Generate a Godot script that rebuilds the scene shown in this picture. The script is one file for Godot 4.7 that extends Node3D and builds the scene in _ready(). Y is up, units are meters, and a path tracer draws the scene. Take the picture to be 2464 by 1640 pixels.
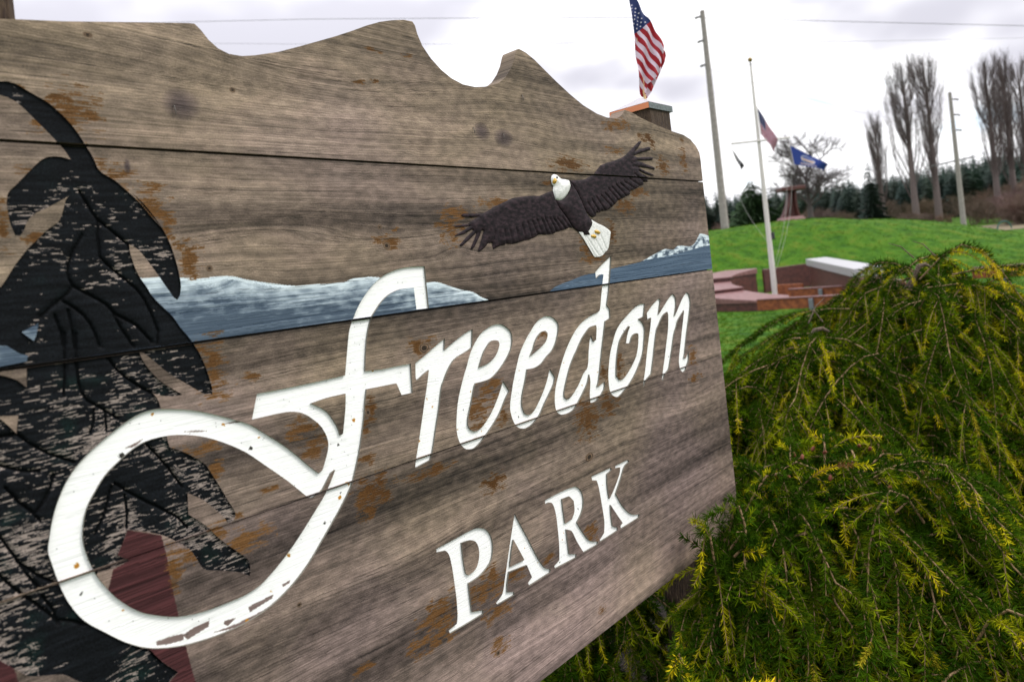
extends Node3D
# A weathered carved park sign between two posts, weeping conifers beside it, a lawn mound with flagpole behind.
# World: x along the sign, y up, z out of the sign's face. Metres.

const BW := 2048
const BH := 1415
const TW := 512
const TH := 1440
const JOINTS := [1.8606, 1.5706, 1.2894, 0.9305]
const GAPS := [0.0042, 0.004, 0.0018, 0.0006]
const THICK := 0.045
const S_AXIS := Vector3(0.73738, 0, -0.67548)   # the lawn's axis, away from the sign
const Q_AXIS := Vector3(0.67548, 0, 0.73738)    # across it
const S_FROM := Vector3(0, 0, 1.065)

# outlines on the board, in millimetres along the board and above 0.7 m
var outline := {
	"F": [910,957,909,873,877,874,876,917,847,917,826,913,811,907,796,897,780,882,770,871,762,856,754,832,748,805,743,776,780,773,815,773,849,772,846,716,819,717,810,741,776,742,742,743,736,721,731,697,722,665,714,640,704,615,693,590,685,577,660,548,625,513,595,484,565,462,533,446,503,437,469,433,433,434,396,439,366,447,337,460,311,480,288,504,266,529,251,558,242,588,236,619,234,633,237,649,242,669,250,691,261,712,275,730,295,747,325,766,353,780,375,784,396,781,430,772,464,758,500,740,519,729,540,711,564,690,589,665,608,643,628,622,635,625,642,638,650,656,652,671,648,686,640,701,628,714,612,727,591,735,558,737,521,737,534,776,580,775,637,775,700,776,704,794,712,829,719,855,729,873,742,893,760,913,785,934,810,947,840,955,869,958],
	"F_h1": [628,741,660,744,697,744,693,717,683,676,677,675,675,686,668,702,654,723],
	"F_h2": [603,589,572,624,534,662,504,691,468,716,439,731,410,740,387,743,364,742,345,735,326,723,308,709,294,691,282,672,276,651,274,634,276,615,284,585,294,563,308,540,328,517,348,502,381,485,417,477,450,475,479,475,505,480,526,491,552,508,579,530,607,556,632,580,645,596,655,611,660,619,651,615,639,601,628,590,611,585],
	"r": [943,808,938,785,979,803,1004,812,1023,817,1016,779,999,773,973,766,957,758,940,741,928,724,920,711,908,673,894,634,880,595,871,579,833,574,835,584,849,624,862,662,873,695,882,720,892,752,879,747,859,737,857,743,860,771,896,787,923,800],
	"e": [1106,817,1125,809,1140,795,1142,780,1137,762,1126,747,1103,727,1079,712,1062,705,1045,703,1015,703,1011,698,1001,675,990,651,982,633,982,618,990,609,998,605,1014,607,1032,617,1054,635,1074,658,1087,676,1098,693,1115,667,1100,653,1080,629,1057,609,1035,594,1013,580,993,572,978,573,965,578,955,589,949,605,948,625,952,648,960,677,973,705,986,729,996,745,1002,757,1014,775,1029,791,1047,805,1068,813,1085,817],
	"e_h1": [1030,734,1039,749,1047,761,1059,773,1073,783,1087,784,1097,781,1099,773,1091,759,1078,747,1057,738],
	"e2": [1267,816,1290,811,1306,798,1310,788,1305,770,1293,749,1277,733,1255,722,1233,709,1209,703,1181,704,1172,682,1159,657,1152,637,1152,621,1157,608,1170,602,1186,606,1203,619,1226,642,1246,668,1260,693,1276,669,1269,654,1252,637,1229,616,1207,594,1182,580,1159,575,1144,577,1128,584,1118,597,1112,615,1111,634,1121,663,1130,685,1145,715,1160,742,1174,759,1191,776,1206,788,1222,801,1243,812],
	"e2_h1": [1196,732,1209,746,1217,760,1230,773,1245,781,1259,782,1266,776,1263,766,1253,755,1227,743],
	"d": [1564,945,1553,906,1537,857,1520,816,1531,804,1529,781,1505,775,1497,754,1477,704,1452,637,1439,614,1474,622,1467,602,1429,581,1403,581,1404,603,1412,632,1411,651,1402,634,1387,619,1354,592,1331,578,1303,575,1281,579,1268,590,1265,611,1272,641,1291,675,1313,708,1338,737,1371,766,1402,784,1440,796,1479,803,1488,813,1497,839,1509,873,1518,897,1504,898,1483,888,1483,906,1517,924],
	"d_h1": [1462,770,1436,768,1416,757,1396,743,1370,717,1353,701,1335,679,1316,649,1305,627,1304,615,1313,608,1330,612,1361,633,1387,658,1407,671,1417,704,1425,729,1435,749,1444,730,1455,733,1463,763],
	"o": [1705,801,1692,766,1666,762,1680,752,1688,741,1690,727,1681,697,1668,665,1640,634,1610,609,1573,588,1538,574,1522,572,1503,580,1491,597,1491,630,1499,660,1513,694,1529,718,1548,743,1574,762,1606,777,1643,793,1680,802],
	"o_h1": [1612,749,1581,731,1559,711,1543,679,1534,651,1529,627,1541,614,1563,615,1601,637,1632,663,1648,693,1655,721,1646,725,1626,721,1609,702,1589,705,1602,730,1617,746],
	"m": [1784,809,1791,802,1772,762,1802,781,1842,805,1866,814,1879,804,1879,783,1862,747,1884,765,1922,797,1950,812,1964,804,1968,779,1955,746,1934,704,1915,665,1899,628,1891,618,1901,614,1923,631,1919,607,1901,589,1891,578,1874,576,1861,586,1858,609,1866,633,1881,665,1900,708,1916,743,1922,758,1900,745,1879,732,1866,715,1849,695,1827,652,1807,615,1796,599,1774,588,1756,571,1752,575,1766,607,1783,641,1801,681,1815,712,1825,751,1823,765,1797,757,1768,733,1754,720,1737,685,1720,644,1703,608,1695,600,1670,590,1651,574,1650,579,1668,614,1690,668,1711,713,1723,738,1730,758,1719,757,1709,750,1710,774,1748,795],
	"P": [863,408,913,410,956,412,980,409,1001,398,1013,378,1014,355,1006,333,989,321,965,313,936,311,936,281,937,253,969,243,966,236,929,236,874,237,872,245,894,248,898,262,900,295,899,329,897,363,893,385,886,396,862,401],
	"P_h1": [929,396,953,393,968,384,974,366,970,346,958,331,938,327,932,333,929,361],
	"A": [1090,404,1104,375,1123,338,1145,292,1166,257,1188,243,1184,237,1112,236,1108,244,1123,251,1111,282,1054,289,1046,270,1042,250,1063,243,1062,236,1009,237,1006,243,1027,253,1039,280,1053,315,1070,357],
	"A_h1": [1078,350,1105,296,1058,298,1068,328],
	"R": [1193,400,1249,402,1302,399,1323,388,1334,368,1331,344,1319,327,1300,313,1316,287,1341,255,1375,241,1370,235,1313,236,1292,270,1277,300,1258,311,1258,283,1259,252,1286,242,1283,235,1203,239,1201,246,1221,252,1226,286,1227,325,1226,357,1220,381,1210,390,1192,391],
	"R_h1": [1254,384,1282,382,1296,367,1295,343,1282,327,1256,326,1254,356],
	"K": [1375,403,1460,402,1463,395,1441,390,1437,358,1440,327,1465,346,1494,375,1501,391,1478,395,1480,401,1541,401,1545,394,1521,387,1500,362,1470,331,1494,292,1529,259,1566,247,1562,239,1476,238,1474,247,1486,250,1464,280,1442,311,1440,288,1441,257,1463,245,1461,239,1381,237,1382,243,1402,253,1408,281,1405,325,1400,369,1394,388,1376,393],
	"wingL": [1341,1116,1316,1110,1287,1102,1253,1102,1227,1100,1191,1096,1162,1087,1130,1077,1105,1067,1090,1062,1082,1061,1048,1061,1029,1061,1023,1058,1028,1055,1055,1053,1075,1055,1069,1052,1051,1045,1040,1039,1023,1038,1002,1036,999,1035,1004,1033,1036,1034,1050,1036,1018,1023,999,1016,1000,1014,1026,1018,1052,1028,1055,1025,1033,1012,1009,995,1011,993,1019,994,1043,1008,1062,1020,1064,1019,1052,1002,1040,986,1044,984,1053,990,1072,1013,1080,1025,1086,1024,1076,1005,1062,981,1066,979,1082,986,1095,996,1108,997,1110,982,1128,988,1135,989,1150,991,1153,993,1174,991,1197,994,1210,997,1233,999,1257,1005,1270,1010,1295,1009,1323,1010,1335,1014,1353,1017,1376,1020,1392,1025,1404,1023,1391,1042,1372,1061,1356,1077,1348,1094],
	"body": [1410,1143,1422,1133,1438,1115,1450,1096,1460,1077,1471,1058,1485,1045,1491,1035,1487,1027,1476,1017,1469,1012,1477,1003,1453,1003,1443,1010,1427,1012,1410,1022,1405,1024,1391,1042,1372,1061,1356,1077,1348,1094,1366,1092,1386,1100,1403,1114,1413,1128],
	"wingR": [1410,1143,1455,1145,1479,1148,1505,1157,1520,1162,1537,1175,1556,1188,1588,1196,1625,1204,1658,1212,1683,1222,1709,1237,1736,1252,1763,1267,1778,1267,1755,1248,1733,1234,1759,1243,1785,1248,1811,1254,1824,1252,1820,1245,1788,1238,1751,1230,1725,1222,1749,1219,1779,1222,1815,1224,1833,1223,1826,1215,1782,1212,1742,1210,1766,1206,1795,1200,1830,1195,1837,1191,1831,1187,1798,1190,1758,1192,1744,1191,1776,1182,1811,1175,1830,1170,1819,1168,1784,1172,1742,1182,1760,1173,1788,1166,1815,1160,1807,1157,1787,1158,1788,1150,1765,1150,1761,1141,1743,1137,1716,1127,1689,1122,1685,1111,1665,1106,1641,1099,1622,1094,1602,1082,1587,1075,1573,1070,1555,1066,1538,1067,1529,1061,1514,1063,1510,1052,1493,1049,1486,1052,1472,1063,1460,1077,1450,1096,1438,1115,1422,1133],
	"head": [1338,1145,1341,1151,1350,1156,1362,1155,1369,1151,1379,1146,1394,1145,1410,1143,1413,1128,1403,1114,1386,1100,1366,1092,1348,1094,1343,1104,1341,1116,1345,1127,1340,1131],
	"beak": [1345,1148,1352,1145,1351,1136,1347,1130,1340,1133,1340,1140],
	"tail": [1490,1042,1515,1032,1539,1025,1561,1015,1571,1008,1562,988,1552,966,1534,955,1516,946,1487,945,1477,955,1460,975,1444,995,1427,1013,1466,1030],
	"foot1": [1495,1015,1508,1015,1519,1009,1516,1003,1504,1005,1494,1009],
	"foot2": [1477,1003,1494,1004,1501,998,1496,993,1484,995,1476,998],
	"tree": [245,1238,253,1236,263,1230,273,1224,280,1220,289,1214,298,1205,307,1195,314,1185,321,1173,327,1160,332,1150,336,1140,339,1129,344,1123,359,1113,374,1098,390,1080,403,1061,417,1043,380,1096,395,1079,408,1059,418,1040,425,1021,429,1004,432,986,434,968,434,956,431,943,427,937,423,940,415,954,407,969,400,982,390,999,380,1014,369,1022,369,1011,371,999,375,983,380,971,386,960,393,945,406,928,418,913,427,896,435,884,441,874,444,868,451,853,457,834,461,816,464,799,463,789,452,792,439,802,425,814,408,828,396,840,384,854,372,867,367,868,371,855,380,838,392,822,406,809,420,797,405,798,390,802,379,808,384,799,387,788,389,768,392,738,394,726,417,711,440,690,448,675,459,651,469,627,479,603,476,594,467,589,459,605,434,636,412,654,410,623,421,612,437,594,445,581,460,562,476,544,491,526,493,511,491,501,473,514,448,526,425,536,417,551,407,572,392,588,373,605,349,619,328,629,320,613,312,599,326,587,302,585,287,587,282,570,291,536,325,469,338,459,354,433,373,409,362,405,357,399,274,441,253,456,237,473,222,480,201,489,187,505,174,521,151,550,180,988,214,974,221,984,231,1000,240,1012,247,1021,259,1033,271,1045,284,1055,290,1066,296,1085,300,1090,290,1084,275,1075,260,1067,250,1057,245,1044,240,1038,235,1039,231,1055,230,1069,230,1083,233,1094,242,1104,257,1121,271,1136,281,1142,294,1143,307,1140,301,1152,295,1160,287,1171,278,1182,268,1194,258,1206,250,1213,243,1217,235,1219,208,1211,210,1232,237,1237],
	"tree_h1": [231,915,250,924,247,911,243,902,237,908],
	"tree_h2": [191,902,214,900,220,894,227,888,235,884,233,877,189,874],
	"tree_h3": [188,868,207,869,232,868,230,844,217,858,189,871],
	"tree_h4": [184,817,218,811,214,789,205,803,185,829],
	"mount": [381,973,405,973,439,969,462,966,487,967,514,966,537,959,572,951,620,942,666,941,714,940,742,946,785,945,753,948,796,943,848,927,915,924,939,923,966,914,1002,902,1036,894,1055,883,1079,873,505,871,205,873,183,872,189,941,253,968,296,979],
	"mountR": [1286,871,1317,883,1386,894,1430,901,1490,904,1561,910,1654,916,1717,922,1785,938,1846,950,1895,946,1929,957,2003,952,2039,963,2067,984,2085,990,2150,979,2159,869],
	"mountRsnow": [1717,922,1785,938,1846,950,1895,946,1929,957,2003,952,2039,963,2067,984,2085,990,2150,979,2145,951,2046,944,1945,935,1861,929,1783,926],
	"trunk": [328,628,370,606,375,569,377,532,382,483,387,440,392,402,396,379,357,399,373,409,354,433,338,459,317,500,296,545,305,582,326,587,312,599,320,613],
	"trunk2": [174,521,186,506,189,485,153,503,155,530],
	"top": [224,1315,263,1322,317,1330,399,1345,487,1361,497,1362,506,1354,517,1340,531,1329,548,1323,570,1323,593,1328,637,1341,685,1360,753,1388,789,1404,829,1423,863,1437,893,1446,924,1453,946,1454,952,1447,956,1430,966,1408,986,1385,1012,1365,1039,1351,1072,1342,1108,1341,1141,1346,1187,1360,1213,1377,1233,1398,1248,1420,1258,1442,1263,1450,1272,1453,1296,1448,1325,1436,1361,1416,1403,1393,1455,1367,1509,1344,1567,1328,1614,1322,1656,1323,1678,1330,1695,1341,1708,1353,1738,1350,1799,1336,1883,1323,1973,1312,2036,1307,2079,1296,2114,1276,2133,1255,2144,1233,2144,1208],
	"flake_fa": [350,462,367,461,387,457,387,448,368,451,350,457],
	"flake_fb": [386,455,403,459,425,459,423,451,392,446],
	"flake_fc": [447,449,465,446,451,439,445,445],
	"flake_fd": [485,454,528,456,525,451,487,445],
	"flake_fe": [426,440,464,437,509,439,533,445,539,446,514,432,464,432],
	"flake_ff": [337,739,362,746,349,738],
	"flake_fg": [474,740,500,740,505,737],
	"flake_fh": [544,465,559,467,557,463,545,461],
	"flake_fi": [415,743,436,740,454,735,435,738],
}
var groove_lines := {
	"t0": [314,1099,327,1069,334,1057,346,1046,354,1037,369,1022],
	"t1": [334,1057,331,1035,331,1007,337,998,349,984,362,971,374,958,383,942,391,918,397,894,394,876],
	"t2": [312,1038,299,1016,292,999,290,989,291,979,295,969,305,961,319,951,332,941,343,925,356,916,368,907,378,893,387,880],
	"t3": [294,969,287,960,277,952,264,942,253,932],
	"t4": [281,950,293,940,304,928,311,915,315,902,319,884],
	"t5": [286,938,288,915,289,885],
	"t6": [292,906,289,864,289,842,291,826,297,814,309,803,322,791,332,781],
	"t7": [327,868,336,850,348,835,362,821,378,808],
	"t8": [279,908,274,852,270,825],
	"t9": [270,932,275,910,276,890],
	"t10": [341,925,348,905,362,877],
	"t11": [304,801,301,781,296,770],
	"t12": [317,792,316,768],
	"t13": [197,788,215,788,229,771,245,756,258,747,274,736],
	"t14": [194,754,207,746,218,740,235,735],
	"t15": [249,728,245,713,237,699],
	"t16": [197,726,209,704,222,687,230,673],
	"t17": [250,726,240,701,226,685],
	"t18": [365,737,377,719,389,699,407,664],
	"t19": [319,695,335,678,353,661,374,643,396,623,408,604],
	"t20": [330,675,331,654,328,631],
	"t21": [315,692,303,658,289,635],
	"t22": [187,667,200,637,210,612,221,590],
	"t23": [223,580,234,556,236,538],
	"t24": [201,632,222,605,241,588],
	"t25": [183,620,196,599,210,580,227,557,238,537],
	"t26": [238,542,253,534,266,524],
	"t27": [354,433,338,459,325,466],
	"wingL0": [1135,989,1136,1019],
	"wingL1": [1153,993,1152,1021],
	"wingL2": [1174,991,1170,1022],
	"wingL3": [1197,994,1192,1024],
	"wingL4": [1220,999,1213,1034],
	"wingL5": [1243,1002,1233,1040],
	"wingL6": [1265,1009,1250,1042],
	"wingL7": [1282,1010,1267,1046],
	"wingL8": [1302,1009,1285,1048],
	"wingL9": [1320,1010,1298,1049],
	"wingL10": [1338,1014,1316,1049],
	"wingL11": [1357,1017,1330,1048],
	"wingL12": [1376,1020,1344,1048],
	"wingL13": [1391,1024,1366,1050],
	"wingL14": [1111,987,1121,1020],
	"wingL15": [1095,996,1105,1024],
	"wingR0": [1765,1150,1716,1172],
	"wingR1": [1743,1137,1689,1155],
	"wingR2": [1716,1127,1659,1147],
	"wingR3": [1688,1116,1640,1141],
	"wingR4": [1665,1106,1617,1138],
	"wingR5": [1641,1099,1597,1130],
	"wingR6": [1622,1094,1579,1125],
	"wingR7": [1602,1082,1560,1114],
	"wingR8": [1587,1075,1541,1107],
	"wingR9": [1555,1066,1520,1101],
	"wingR10": [1529,1061,1498,1094],
	"wingR11": [1510,1052,1477,1089],
	"wingR12": [1787,1158,1746,1181],
	"wingR13": [1747,1210,1707,1200],
	"wingR14": [1744,1191,1710,1192],
	"tail0": [1460,999,1504,948],
	"tail1": [1489,1003,1525,952],
	"tail2": [1519,1007,1542,963],
	"tail3": [1449,1004,1487,946],
}
# weathering on the board: along, above 0.7 m, half width, half height (mm), kind
var stains := [[318,1210,27,33,0], [297,1225,17,6,0], [364,1120,21,13,0], [345,1140,6,13,0], [404,1077,24,25,0], [419,1047,9,14,0], [257,1125,12,6,0], [273,1182,10,12,0], [222,1051,8,28,0], [253,1035,10,6,0], [257,1235,10,4,0], [449,1001,19,26,0], [444,1025,18,5,0], [466,830,21,40,0], [522,805,18,7,0], [429,713,37,9,0], [456,680,10,17,0], [483,557,43,17,0], [440,582,20,12,0], [401,563,21,14,0], [482,597,7,7,0], [530,624,16,4,0], [379,555,9,28,0], [713,554,21,20,0], [1416,1185,68,19,0], [1630,1233,42,9,0], [992,1036,29,35,0], [1026,1064,30,10,0], [965,1040,18,13,0], [1133,1086,41,11,0], [1807,1280,38,12,0], [1833,1268,19,15,0], [1571,1006,20,27,0], [1457,974,22,26,0], [1489,942,53,11,0], [1652,1085,43,28,0], [1720,1119,54,12,0], [1626,1298,33,11,0], [1678,1310,44,14,0], [2017,1221,22,32,0], [2021,1286,11,10,0], [835,1378,20,4,0], [922,1381,11,4,0], [795,1311,13,4,0], [833,1319,8,4,0], [823,1013,28,8,0], [845,1031,8,4,0], [1319,1133,19,6,0], [1887,1199,30,26,0], [870,808,21,13,0], [900,807,15,8,0], [876,791,17,16,0], [1007,638,22,34,0], [1056,690,31,35,0], [1089,624,26,21,0], [1381,548,45,45,0], [1480,561,41,25,0], [1945,616,23,25,0], [1946,548,37,10,0], [747,705,9,27,0], [732,674,9,17,0], [733,563,34,20,0], [874,561,52,8,0], [1036,491,30,17,0], [826,1006,24,9,0], [1545,656,19,39,0], [1472,642,18,25,0], [856,586,12,4,0], [725,621,21,11,0], [1247,774,18,7,0], [729,559,38,26,0], [709,543,17,23,0], [985,283,53,30,0], [854,283,46,28,0], [835,246,54,18,0], [1012,222,39,13,0], [1006,153,22,15,0], [1347,271,26,23,0], [1032,487,30,17,0], [857,555,46,7,0], [1183,270,35,7,0], [1069,279,31,13,0], [1361,73,13,11,0], [722,527,10,11,0], [673,266,20,8,0], [624,671,22,25,0], [603,705,21,16,0], [748,711,11,12,0], [538,622,17,4,0], [729,625,21,5,0], [740,564,37,20,0], [717,559,21,26,0], [463,1233,31,27,1], [1114,1244,27,22,1], [1184,1235,35,23,1], [377,1134,5,13,1], [821,1002,8,7,2], [809,1038,5,4,2], [885,797,13,10,2], [1374,452,17,10,2], [479,981,5,5,2], [344,1317,6,4,2], [547,1265,5,4,2], [996,142,6,5,2], [567,424,4,4,2], [739,702,5,8,2]]
# the small flag's outlines, tenths of a millimetre from the foot of its stick
var small_flag := {
	"stick": [-91,3443,-116,4395],
	"front": [-201,4784,-207,3835,-201,3455,-194,3075,-177,2345,-182,1554,-177,858,-188,163,-128,74,-75,40,15,141,130,477,331,582,470,693,559,874,680,1177,690,1334,776,1484,828,1731,655,2129,371,2729,3,3433,-72,3916,-132,4397],
	"back": [576,1980,831,1762,932,1609,939,1466,851,1238,726,1014,494,628,263,241,63,-7,13,30,-36,399,363,1180],
}


var used := {}
var mats := {}
var fine := PackedByteArray()
var mid := PackedByteArray()
var warp := PackedByteArray()
var rng := RandomNumberGenerator.new()


func site(s: float, q: float, y: float) -> Vector3:
	return S_FROM + S_AXIS * s + Q_AXIS * q + Vector3(0, y, 0)


func _ready() -> void:
	rng.seed = 20240611
	set_camera()
	set_sky()
	set_sun()
	build_ground()
	build_grass()
	build_memorial()
	build_backdrop()
	build_sign()
	build_posts()
	build_flagpole()
	build_poles()
	build_shrubs()


# ---------------------------------------------------------------- camera, sky, sun

func set_camera() -> void:
	var cam := Camera3D.new()
	cam.name = "camera"
	cam.near = 0.05
	cam.far = 2000.0
	cam.projection = Camera3D.PROJECTION_FRUSTUM
	cam.size = 2.0 * 0.05 * 820.0 / 1680.0
	cam.frustum_offset = Vector2(0, -0.05 * 156.0 / 1680.0)
	cam.transform = Transform3D(Basis(Vector3(0.671561, -0.106393, 0.733271), Vector3(0.072423, 0.994324, 0.077941), Vector3(-0.737401, 0.000763, 0.675455)), Vector3(0, 1.62, 1.06493))
	add_child(cam)
	cam.current = true


func set_sky() -> void:
	var w := 1024
	var h := 512
	var im := Image.create(w, h, false, Image.FORMAT_RGBF)
	var n := FastNoiseLite.new()
	n.seed = 7
	n.frequency = 1.5
	n.fractal_octaves = 5
	n.fractal_gain = 0.52
	var n2 := FastNoiseLite.new()
	n2.seed = 21
	n2.frequency = 0.8
	n2.fractal_octaves = 3
	for y in h:
		var el := PI / 2.0 - (y + 0.5) / h * PI
		var sy := sin(el)
		for x in w:
			if y > h / 2 + 2:
				im.set_pixel(x, y, Color(0.22, 0.24, 0.2))
				continue
			var az := ((x + 0.5) / w - 0.5) * TAU
			var d := Vector3(sin(az) * cos(el), sy, -cos(az) * cos(el))
			# a cloud sheet overhead: project on a plane so that clouds flatten towards the horizon
			var k := 1.0 / (sy + 0.22)
			var c := Vector3(d.x * k, d.z * k, 0.4)
			var a := n.get_noise_3dv(c) * 0.5 + 0.5
			var b := n2.get_noise_3dv(c * 1.1) * 0.5 + 0.5
			var thick := smoothstep(0.38, 0.64, a * 0.65 + b * 0.4)
			var thin := smoothstep(0.20, 0.10, sy) * 0.75
			thick = thick * (1.0 - thin)
			var base := 1.02 + 1.25 * smoothstep(0.2, 1.0, sy)
			var lum := base * lerpf(1.16, 0.66, thick)
			var col := Color(lum * lerpf(1.0, 0.965, thick), lum * lerpf(0.995, 0.955, thick), lum * lerpf(1.005, 1.07, thick))
			# thin blue gaps
			var gap := smoothstep(0.36, 0.26, a) * smoothstep(0.02, 0.12, sy) * smoothstep(0.45, 0.25, sy)
			col = col.lerp(Color(0.62, 0.84, 1.05) * base, gap * 0.55)
			im.set_pixel(x, y, col)
	var sky := Sky.new()
	var m := PanoramaSkyMaterial.new()
	m.panorama = ImageTexture.create_from_image(im)
	sky.sky_material = m
	var e := Environment.new()
	e.background_mode = Environment.BG_SKY
	e.sky = sky
	e.tonemap_mode = Environment.TONE_MAPPER_LINEAR
	e.tonemap_exposure = 1.17
	e.sdfgi_enabled = true
	e.ssao_enabled = true
	e.ssil_enabled = true
	var we := WorldEnvironment.new()
	we.name = "environment"
	we.environment = e
	var at := CameraAttributesPhysical.new()
	at.frustum_focal_length = 24.0
	at.frustum_focus_distance = 1.62
	at.exposure_aperture = 4.0
	we.camera_attributes = at
	add_child(we)


func set_sun() -> void:
	var sun := DirectionalLight3D.new()
	sun.name = "sun"
	sun.light_energy = 0.5
	sun.light_angular_distance = 14.0
	sun.light_color = Color(1.0, 0.97, 0.92)
	sun.shadow_enabled = true
	add_child(sun)
	sun.look_at_from_position(Vector3(0.45, 0.85, 0.62) * 50.0, Vector3.ZERO, Vector3.UP)


# ---------------------------------------------------------------- helpers

func numbered(called: String) -> String:
	var n: int = used.get(called, -1) + 1
	used[called] = n
	return called if n == 0 else "%s_%03d" % [called, n]


func tag(o: Node, label: String, category: String, group := "") -> void:
	o.set_meta("label", label)
	o.set_meta("category", category)
	if group != "":
		o.set_meta("group", group)


func thing(called: String, label: String, category: String, at := Vector3.ZERO, group := "") -> Node3D:
	var o := Node3D.new()
	o.name = numbered(called)
	add_child(o)
	o.position = at
	tag(o, label, category, group)
	return o


func begin() -> SurfaceTool:
	var s := SurfaceTool.new()
	s.begin(Mesh.PRIMITIVE_TRIANGLES)
	return s


func commit(called: String, s: SurfaceTool, m: Material, parent: Node, normals := true) -> MeshInstance3D:
	if normals:
		s.generate_normals()
	var o := MeshInstance3D.new()
	o.name = called
	o.mesh = s.commit()
	o.material_override = m
	parent.add_child(o, true)
	return o


func top(called: String, s: SurfaceTool, m: Material, normals := true) -> MeshInstance3D:
	return commit(numbered(called), s, m, self, normals)


func tri(s: SurfaceTool, a: Vector3, b: Vector3, c: Vector3) -> void:
	s.add_vertex(a)
	s.add_vertex(b)
	s.add_vertex(c)


# a, b, c, d counter-clockwise seen from outside
func quad(s: SurfaceTool, a: Vector3, b: Vector3, c: Vector3, d: Vector3) -> void:
	tri(s, a, c, b)
	tri(s, a, d, c)


func box(s: SurfaceTool, c: Vector3, size: Vector3, basis := Basis(), bev := 0.0) -> void:
	s.set_smooth_group(-1)
	var h := size * 0.5
	if bev <= 0.0:
		var p := []
		for i in 8:
			p.append(c + basis * Vector3(h.x * (1 if i & 1 else -1), h.y * (1 if i & 2 else -1), h.z * (1 if i & 4 else -1)))
		quad(s, p[4], p[5], p[7], p[6])
		quad(s, p[1], p[0], p[2], p[3])
		quad(s, p[5], p[1], p[3], p[7])
		quad(s, p[0], p[4], p[6], p[2])
		quad(s, p[6], p[7], p[3], p[2])
		quad(s, p[0], p[1], p[5], p[4])
		return
	# chamfered box: rings of 8 points
	var ring := func(y: float, ix: float) -> Array:
		var hx := h.x - ix
		var hz := h.z - ix
		var r := []
		for q in [Vector2(-hx + bev, hz), Vector2(hx - bev, hz), Vector2(hx, hz - bev), Vector2(hx, -hz + bev), Vector2(hx - bev, -hz), Vector2(-hx + bev, -hz), Vector2(-hx, -hz + bev), Vector2(-hx, hz - bev)]:
			r.append(c + basis * Vector3(q.x, y, q.y))
		return r
	var rs := [ring.call(-h.y, bev), ring.call(-h.y + bev, 0.0), ring.call(h.y - bev, 0.0), ring.call(h.y, bev)]
	for k in 3:
		for i in 8:
			var j := (i + 1) % 8
			quad(s, rs[k][i], rs[k][j], rs[k + 1][j], rs[k + 1][i])
	for i in range(1, 7):
		tri(s, rs[3][0], rs[3][i + 1], rs[3][i])
		tri(s, rs[0][0], rs[0][i], rs[0][i + 1])


func tube(s: SurfaceTool, pts: Array, radii: Array, sides := 8, caps := true) -> void:
	s.set_smooth_group(0)
	var n := pts.size()
	var side := Vector3.UP.cross(pts[1] - pts[0])
	if side.length() < 0.001 * (pts[1] - pts[0]).length():
		side = Vector3.RIGHT
	side = side.normalized()
	var prev := []
	for i in n:
		var dir: Vector3 = (pts[mini(i + 1, n - 1)] - pts[maxi(i - 1, 0)]).normalized()
		side = (side - dir * side.dot(dir)).normalized()
		var up := dir.cross(side)
		var cur := []
		for k in sides:
			var a := TAU * k / sides
			cur.append(pts[i] + (side * cos(a) + up * sin(a)) * radii[i])
		if i > 0:
			for k in sides:
				var j := (k + 1) % sides
				quad(s, prev[k], prev[j], cur[j], cur[k])
		if caps and (i == 0 or i == n - 1):
			s.set_smooth_group(-1)
			for k in sides:
				var j := (k + 1) % sides
				if i == 0:
					tri(s, pts[i], cur[k], cur[j])
				else:
					tri(s, pts[i], cur[j], cur[k])
			s.set_smooth_group(0)
		prev = cur


func ball(s: SurfaceTool, c: Vector3, r: Vector3, seg := 12, basis := Basis()) -> void:
	s.set_smooth_group(0)
	for i in seg / 2:
		for k in seg:
			var p := []
			for q in [[i, k], [i + 1, k], [i + 1, k + 1], [i, k + 1]]:
				var t: float = PI * q[0] / (seg / 2)
				var f: float = TAU * q[1] / seg
				p.append(c + basis * (Vector3(sin(t) * cos(f), -cos(t), sin(t) * sin(f)) * r))
			quad(s, p[0], p[3], p[2], p[1])


func lin(r: float, g: float, b: float) -> Color:
	return Color(r, g, b).linear_to_srgb()


func mat(called: String, c: Color, rough := 0.8, metal := 0.0) -> StandardMaterial3D:
	var m := StandardMaterial3D.new()
	m.resource_name = called
	m.albedo_color = c
	m.roughness = rough
	m.metallic = metal
	m.cull_mode = BaseMaterial3D.CULL_DISABLED
	return m


# a mottled material: a colour ramp over noise, laid on by world position
func mottled(called: String, cols: Array, freq: float, scale: Vector3, rough := 0.8, metal := 0.0, bump := 0.0, sd := 3) -> StandardMaterial3D:
	var m := mat(called, Color.WHITE, rough, metal)
	var n := FastNoiseLite.new()
	n.seed = sd
	n.frequency = freq
	n.fractal_octaves = 5
	n.fractal_gain = 0.6
	var g := Gradient.new()
	var off := PackedFloat32Array()
	var pc := PackedColorArray()
	for i in cols.size():
		off.append(0.2 + 0.6 * i / maxf(1.0, cols.size() - 1.0))
		pc.append(cols[i])
	g.offsets = off
	g.colors = pc
	var t := NoiseTexture2D.new()
	t.width = 512
	t.height = 512
	t.seamless = true
	t.noise = n
	t.color_ramp = g
	m.albedo_texture = t
	m.uv1_triplanar = true
	m.uv1_world_triplanar = true
	m.uv1_scale = scale
	if bump > 0.0:
		var b := NoiseTexture2D.new()
		b.width = 512
		b.height = 512
		b.seamless = true
		b.noise = n
		m.heightmap_enabled = true
		m.heightmap_texture = b
		m.heightmap_scale = bump
	return m


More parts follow.
